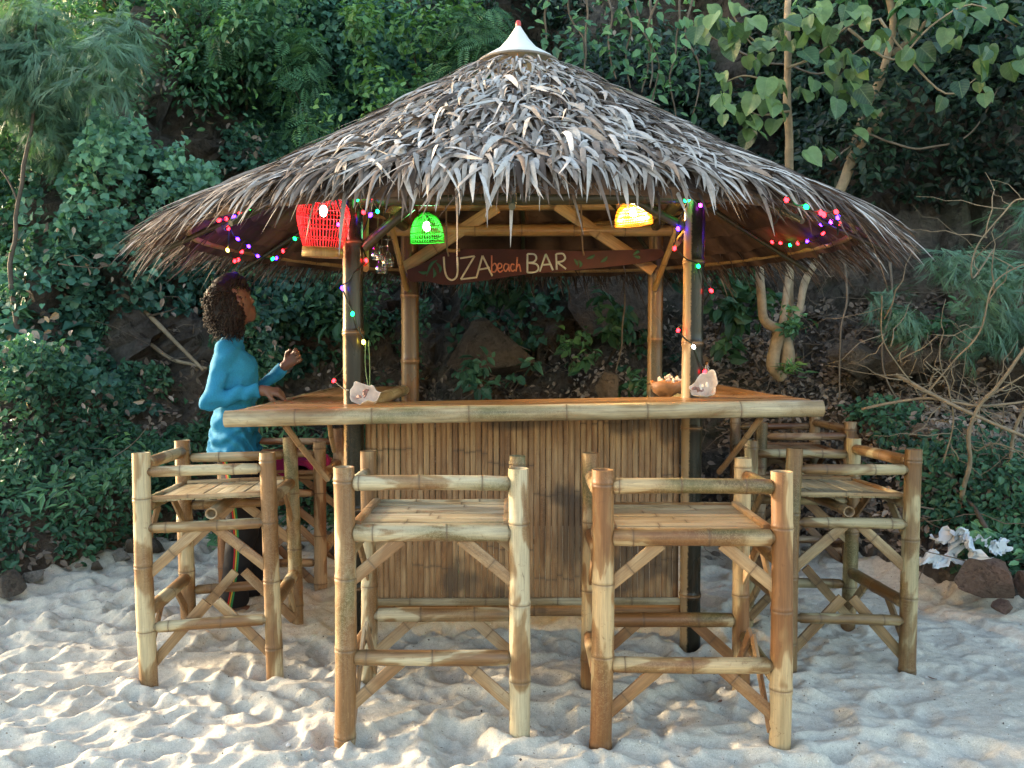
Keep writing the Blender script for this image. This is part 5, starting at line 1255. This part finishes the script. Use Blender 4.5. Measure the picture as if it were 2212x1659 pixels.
# ------------------------------------------------------------------ strings of coloured lights
LC = {'r': (1, .008, .012), 'b': (.035, .006, 1), 'g': (.003, 1, .10), 'p': (.75, .02, 1), 'y': (1, .75, .08), 'w': (1, .95, .85)}
BM = {k: bulb_mesh('light_bulb', .0082, emit('led_'+{'r': 'red', 'b': 'blue', 'g': 'green', 'p': 'pink', 'y': 'yellow', 'w': 'white'}[k], c, 6 if k != 'b' else 14), 1.35) for k, c in LC.items()}
M['wire'] = simple('green_wire', (.012, .022, .014), .5, .4, .1)
Z1 = lambda x, y: ((250+x/3.318)*.8848, (380+y/3.318)*.8848)
Z3 = lambda x, y: ((1500+x/2.765)*.8848, (400+y/2.765)*.8848)
def under(px, py, Y):
    for _ in range(40):
        p = at(px, py, Y); r_ = math.hypot(p.x-BC.x, p.y-BC.y)
        if r_ > 1.95 or p.z < z_under(min(r_, 1.8))-.14: return p
        Y -= .04
    return p
def light_string(label, pts):
    """pts: (px,py,Y,colour or '-')"""
    P = [under(px, py, Y) for px, py, Y, c in pts]; o = empty('light_string', P[0]); tag(o, label, 'light string'); b = np.array(P[0])
    Q = []
    for i, p in enumerate(P):
        Q.append(np.array(p)-b)
        if i < len(P)-1: m = (np.array(p)+np.array(P[i+1]))/2-b; m[2] -= .10*np.linalg.norm(np.array(P[i+1])-np.array(p)); Q.append(m)
    C = spline(Q, 5*len(Q)); mb = MB(); add_tube(mb, C, .0036, 5); mb.build('wire', M['wire'], o)
    for p, (_, _, _, c) in zip(P, pts):
        if c == '-': continue
        q = link('light_bulb', BM[c], None, o, Matrix.Translation(p-P[0]+Vector((0, -.008, -.008))) @ Euler((random.uniform(-.9, .9), random.uniform(-.9, .9), 0)).to_matrix().to_4x4())
for lab, pts in (
    ('string of coloured lights looped under the left eave', [(*Z1(2065, 342), 3.9, 'g'), (*Z1(1843, 318), 3.9, 'b'), (*Z1(1593, 352), 3.95, 'r'), (*Z1(1452, 365), 4.0, 'r'), (*Z1(1210, 420), 4.1, 'g'), (*Z1(1118, 455), 4.2, 'r'), (*Z1(1070, 487), 4.2, 'b'), (*Z1(1007, 500), 4.25, 'r'), (*Z1(950, 512), 4.35, 'r'),
        (*Z1(1023, 577), 4.45, 'r'), (*Z1(1100, 665), 4.6, 'b'), (*Z1(1188, 723), 4.75, 'b'), (*Z1(1262, 803), 4.9, 'b'), (*Z1(1383, 825), 5.0, 'g'), (*Z1(1412, 820), 5.05, 'b'), (*Z1(1465, 763), 5.1, 'r'), (*Z1(1562, 663), 5.0, 'g'), (*Z1(1700, 600), 4.8, '-'), (*Z1(1912, 548), 4.6, 'p'), (*Z1(1997, 575), 4.5, 'r'), (*Z1(1993, 690), 4.4, 'g')]),
    ('short strand of lights dangling from the left eave', [(*Z1(1023, 577), 4.45, '-'), (*Z1(1018, 755), 4.6, 'y'), (*Z1(1075, 843), 4.7, 'r'), (*Z1(1104, 833), 4.75, 'r'), (*Z1(1133, 770), 4.8, 'r'), (*Z1(1188, 723), 4.78, '-')]),
    ('string of coloured lights winding down the front left post', [(*ZP(168, 192), 3.93, 'g'), (*ZP(205, 268), 3.93, 'r'), (*ZP(245, 282), 3.92, 'b'), (*ZP(285, 262), 3.95, 'g'), (*ZP(255, 185), 3.95, 'r'), (*ZP(190, 420), 4.08, '-'), (*ZP(220, 541), 4.0, 'r'), (*ZP(150, 620), 3.93, '-'), (*ZP(85, 698), 3.93, 'b'), (*ZP(143, 843), 3.935, 'g'), (*ZP(205, 1003), 3.95, 'y'), (*ZP(110, 1120), 4.08, '-'), (*ZP(37, 1223), 3.98, 'r'), (*ZP(130, 1290), 3.9, '-')]),
    ('string of coloured lights winding down the front right post', [(*ZP(2045, 160), 3.92, 'w'), (*ZP(2032, 200), 3.92, 'g'), (*ZP(2048, 198), 3.93, 'g'), (*ZP(2010, 290), 3.97, '-'), (*ZP(1990, 360), 3.98, 'b'), (*ZP(1970, 472), 3.97, 'r'), (*ZP(2105, 573), 3.93, 'g'), (*ZP(2178, 712), 3.97, 'r'), (*ZP(2080, 840), 4.1, '-'), (*ZP(1990, 937), 3.97, 'r'), (*ZP(2078, 1030), 3.93, 'w'), (*ZP(2140, 1172), 3.95, 'r'), (*ZP(2150, 1240), 3.95, '-')]),
    ('string of coloured lights looped under the right eave', [(*Z3(578, 270), 3.92, 'p'), (*Z3(617, 218), 3.95, 'r'), (*Z3(660, 195), 3.95, 'r'), (*Z3(826, 238), 4.0, 'b'), (*Z3(1013, 247), 4.05, 'r'), (*Z3(1157, 230), 4.05, 'r'), (*Z3(1290, 278), 4.2, 'g'), (*Z3(1388, 318), 4.35, 'r'), (*Z3(1408, 330), 4.35, 'r'), (*Z3(1492, 312), 4.4, 'r'), (*Z3(1505, 347), 4.45, 'b'), (*Z3(1510, 393), 4.5, 'r'), (*Z3(1460, 380), 4.5, 'p'), (*Z3(1393, 400), 4.6, 'b'), (*Z3(1405, 460), 4.7, 'r'), (*Z3(1300, 512), 4.9, 'b'), (*Z3(1235, 528), 5.0, 'r'), (*Z3(1183, 540), 5.1, 'g'), (*Z3(1118, 527), 5.2, 'r'), (*Z3(1062, 520), 5.3, 'r')])):
    light_string(lab, pts)
    if 'left eave' in lab and 'looped' in lab: lo_ = bpy.data.objects[:]; so_ = [q for q in lo_ if q.get('label') == lab][0]; lamp('glow', under(*Z1(1120, 640), 4.5)-so_.location+Vector((0, 0, -.02)), (.10, .05, 1), .15, so_)
    if 'right eave' in lab: so_ = [q for q in bpy.data.objects if q.get('label') == lab][0]; lamp('glow', under(*Z3(1450, 380), 4.5)-so_.location+Vector((0, 0, -.02)), (.14, .05, 1), .22, so_)

# ------------------------------------------------------------------ shells on the counter
def big_shell(label, loc, rx, ry, dep, rot, seed, stem=.0):
    n, m = 40, 12; u = np.linspace(0, 2*PI, n, endpoint=False); rr2 = np.random.default_rng(seed); ph = rr2.uniform(0, 6, 3)
    edge = 1+.10*np.cos(u*2+ph[0])+.07*np.cos(u*3+ph[1])+.05*np.cos(u*7+ph[2])+.22*np.exp(-((u-2.2)/.28)**2); eh = .22*np.cos(u*2+ph[1])+.13*np.cos(u*5+ph[0])+.06*np.cos(u*11)
    rows = []
    for q in np.concatenate([np.linspace(0.02, 1, m), np.linspace(1.03, .02, m)]):
        outer = len(rows) >= m; o_ = 1.0
        z = -dep*(1-q**2.2)+dep*eh*q**3 - (.16*dep if outer else 0)*(1.15-q*.9)
        rows.append(np.stack([rx*edge*q*np.cos(u), ry*edge*q*np.sin(u), z], 1))
    V = np.vstack(rows); mb = MB(); mb.add(V, grid_quads(n, 2*m, True)[:, ::-1], None, np.concatenate([np.full(n*m, .8), np.full(n*m, .1)]))
    t = NT('shell_nacre'); a_ = t.attr('tone'); nz = t.noise(t.coord('Object'), 30, 4, .6)
    t.bsdf(t.mix(1.0, t.ramp(a_, [(.2, (.76, .70, .60)), (.8, (.66, .53, .45))]), t.ramp(nz, [(.3, .75), (.7, 1.1)]), 'MULTIPLY'), .5, .4, t.bump(nz, .3, .004))
    o = mb.build('sea_shell', t.m, None, True, Matrix.Translation(loc) @ Euler(rot).to_matrix().to_4x4()); tag(o, label, 'shell'); return o
zs1 = czc(-.62)+.031; zs2 = czc(.8)+.031
big_shell('big white open seashell on the counter in front of the left post', at(789, 851, 3.66), .062, .050, .060, (R_d(52), 0, R_d(-8)), 3)
big_shell('big cream conch bowl tipped towards the viewer by the right post', at(1522, 833, 3.68), .064, .050, .062, (R_d(50), R_d(-34), R_d(6)), 5)
M['peb'] = simple('small_shell', (.24, .13, .105), .5, .4, .3, 40); M['wshell'] = simple('white_shell', (.66, .58, .50), .5, .4, .2, 40)
sr = np.random.default_rng(6)
def small(label, grp, loc, mat, s, seed):
    o = link('small_shell', stone_mesh(seed, (s*1.5, s*.9, s*.8), mat, .1, 2), None, None, Matrix.Translation(loc) @ Euler((sr.uniform(0, 3), sr.uniform(0, 3), sr.uniform(0, 3))).to_matrix().to_4x4()); tag(o, label, 'shell', grp)
for k in range(6): small('tiny pinkish shell lying inside the big white seashell', 'tiny shells in the left seashell', at(786+sr.uniform(-12, 12), 853+sr.uniform(-9, 6), 3.655), M['peb'], .0125, 700+k)
for k in range(7): small('tiny shell lying inside the tipped cream conch bowl', 'tiny shells in the cream conch', at(1517+sr.uniform(-16, 14), 838+sr.uniform(-7, 5), 3.662), M['peb'] if k % 3 else M['wshell'], .0125, 720+k)
# carved wooden dish heaped with shells near the right rear post
dl = at(1446, 836, 4.35); V, Q = revolve_geo([(.001, -.045), (.05, -.043), (.075, -.02), (.088, .028), (.082, .03), (.07, -.008), (.001, -.018)], 30); V[:, 0] *= 1.12
V[:, 2] += .006*np.sin(5*np.arctan2(V[:, 1], V[:, 0])); mb = MB(); mb.add(V, Q)
o = mb.build('wooden_dish', simple('carved_wood', (.34, .155, .06), .55, .4, .45, 16, .4), None, True, Matrix.Translation(dl)); tag(o, 'round carved wooden dish heaped with shells between the two right posts', 'dish')
for k in range(14):
    a = sr.uniform(0, 6.28); q = sr.uniform(0, .065); small('pale shell heaped in the carved wooden dish', 'shells in the wooden dish', dl+Vector((q*math.cos(a), q*math.sin(a), .028+.014*(1-q/.065)+sr.uniform(0, .012))), M['wshell'], .014, 740+k)
# clear plastic bottle behind the right post, and the thin green straps by the left post
V, Q = revolve_geo([(.001, 0), (.018, .002), (.020, .03), (.017, .10), (.008, .14), (.007, .16), (.001, .162)], 14); mb = MB(); mb.add(V, Q)
o = mb.build('clear_bottle', M['glass'], None, True, Matrix.Translation((at(1527, 800, 4.2).x, 4.2, czc(.95)+.03))); tag(o, 'slim clear bottle standing behind the front right post', 'bottle')
mb = MB(); 
for dx in (-3, 3): add_tube(mb, spline([np.array(at(793+dx, 735, 3.95)), np.array(at(794+dx*1.6, 790, 3.93)), np.array(at(797+dx*.5, 838, 3.9))], 14), .0022, 4)
b0_ = np.array(at(793, 735, 3.95)); V = mb.V; mb.V = [v-b0_ for v in V]
o = mb.build('cord', simple('green_cord', (.18, .26, .09), .6), None, True, Matrix.Translation(b0_)); tag(o, 'thin green cord hanging beside the front left post to the seashell', 'cord')

# ------------------------------------------------------------------ litter on the ground
M['plastic'] = simple('white_plastic', (.50, .54, .57), .45, .5, .12, 14)
pr3 = np.random.default_rng(21)
for k, (px, py, s, lab) in enumerate(((2072, 1172, .25, 'largest torn white plastic sheet sticking up above the red-brown boulder'), (2030, 1206, .22, 'flat white plastic scrap lying at the sand edge below the tall one'), (2104, 1166, .10, 'small white plastic flake right of the torn sheet'), (2152, 1182, .14, 'bluish white plastic piece half hidden in the weeds'))):
    n = 22; gx, gy = np.meshgrid(np.linspace(-1.5, 1.5, n), np.linspace(-.8, .8, n)); G = np.stack([gx, gy, 0*gx+k], -1)
    er = .7+.35*vnoise(G*2.6, 30+k); V = np.stack([gx*er*.5, gy*er*.42, .30*vnoise(G*1.6, 40+k)+.16*np.abs(vnoise(G*3.1, 41))-.10*np.abs(vnoise(G*6, 42))], -1).reshape(-1, 3)*s
    mb = MB(); mb.add(V, grid_quads(n, n)); o = mb.build('plastic_scrap', M['plastic'], None, False, Matrix.Translation(at(px, py, 4.48)) @ Euler((R_d(55 if k in (0, 2) else 20), pr3.uniform(-.4, .4), pr3.uniform(0, 3))).to_matrix().to_4x4()); tag(o, lab, 'plastic')
M['fallen'] = simple('fallen_leaf', (.17, .085, .055), .7, .3, .4, 30); M['fallen2'] = simple('fallen_pale_leaf', (.34, .21, .12), .7, .3, .4, 30)
def fallen(label, px, py, s, mat, rz):
    d = at(px, py, 4.0)-Vector((0, 0, CAM_H)); t_ = (CAM_H-.04)/-d.z; x, y = d.x*t_, d.y*t_; n = 9
    u, v = np.meshgrid(np.linspace(-1, 1, n), np.linspace(-1, 1, 5)); V = np.stack([u, v*.38*np.sqrt(np.clip(1-u*u, 0, 1)), .18*u*u+.25*np.abs(v)*.4], -1).reshape(-1, 3)*s
    mb = MB(); mb.add(V, grid_quads(n, 5)); o = mb.build('fallen_leaf', mat, None, True, Matrix.Translation((x, y, sand_z(x, y)+.006)) @ Euler((.1, .1, rz)).to_matrix().to_4x4()); tag(o, label, 'leaf')
fallen('dried red-brown leaf on the sand left of the side stool', 168, 1323, .055, M['fallen'], .1)
fallen('curled tan leaf on the sand in front of the side stool', 205, 1450, .045, M['fallen2'], .5)
fallen('small brown leaf on the sand near the feet of the orange stool', 1555, 1495, .018, M['fallen'], 1.0)
fallen('dark leaf fragment on the sand at the right', 2255*.8848+20, 1448, .022, M['fallen'], 2.0)
fallen('pale shard of leaf on the sand between the front stools', 1205, 1560, .016, M['fallen2'], .7)
# broken shell and twig crumbs over the sand
cr = np.random.default_rng(17); n = 900; x = cr.uniform(-3.2, 3.2, n); y = cr.uniform(2.5, 5.2, n)**1.0
mb = MB(); octa = np.array([[1, 0, 0], [-1, 0, 0], [0, 1, 0], [0, -1, 0], [0, 0, 1], [0, 0, -1]], float); ot = [[0, 2, 4], [2, 1, 4], [1, 3, 4], [3, 0, 4], [2, 0, 5], [1, 2, 5], [3, 1, 5], [0, 3, 5]]
for i in range(n):
    s = cr.uniform(.0015, .0055) if cr.random() < .93 else cr.uniform(.006, .011)
    mb.add(octa*s*cr.uniform(.5, 1.3, 3)+[x[i], y[i], sand_z(x[i], y[i])+s*.3], None, ot, cr.choice([.05, .9, .75, .4]))
t = NT('sand_crumbs'); t.bsdf(t.ramp(t.attr('tone'), [(.1, (.07, .05, .04)), (.5, (.30, .24, .18)), (.9, (.70, .67, .62))]), .8); 
tag(mb.build('shell_debris', t.m, None, False), kind='stuff')
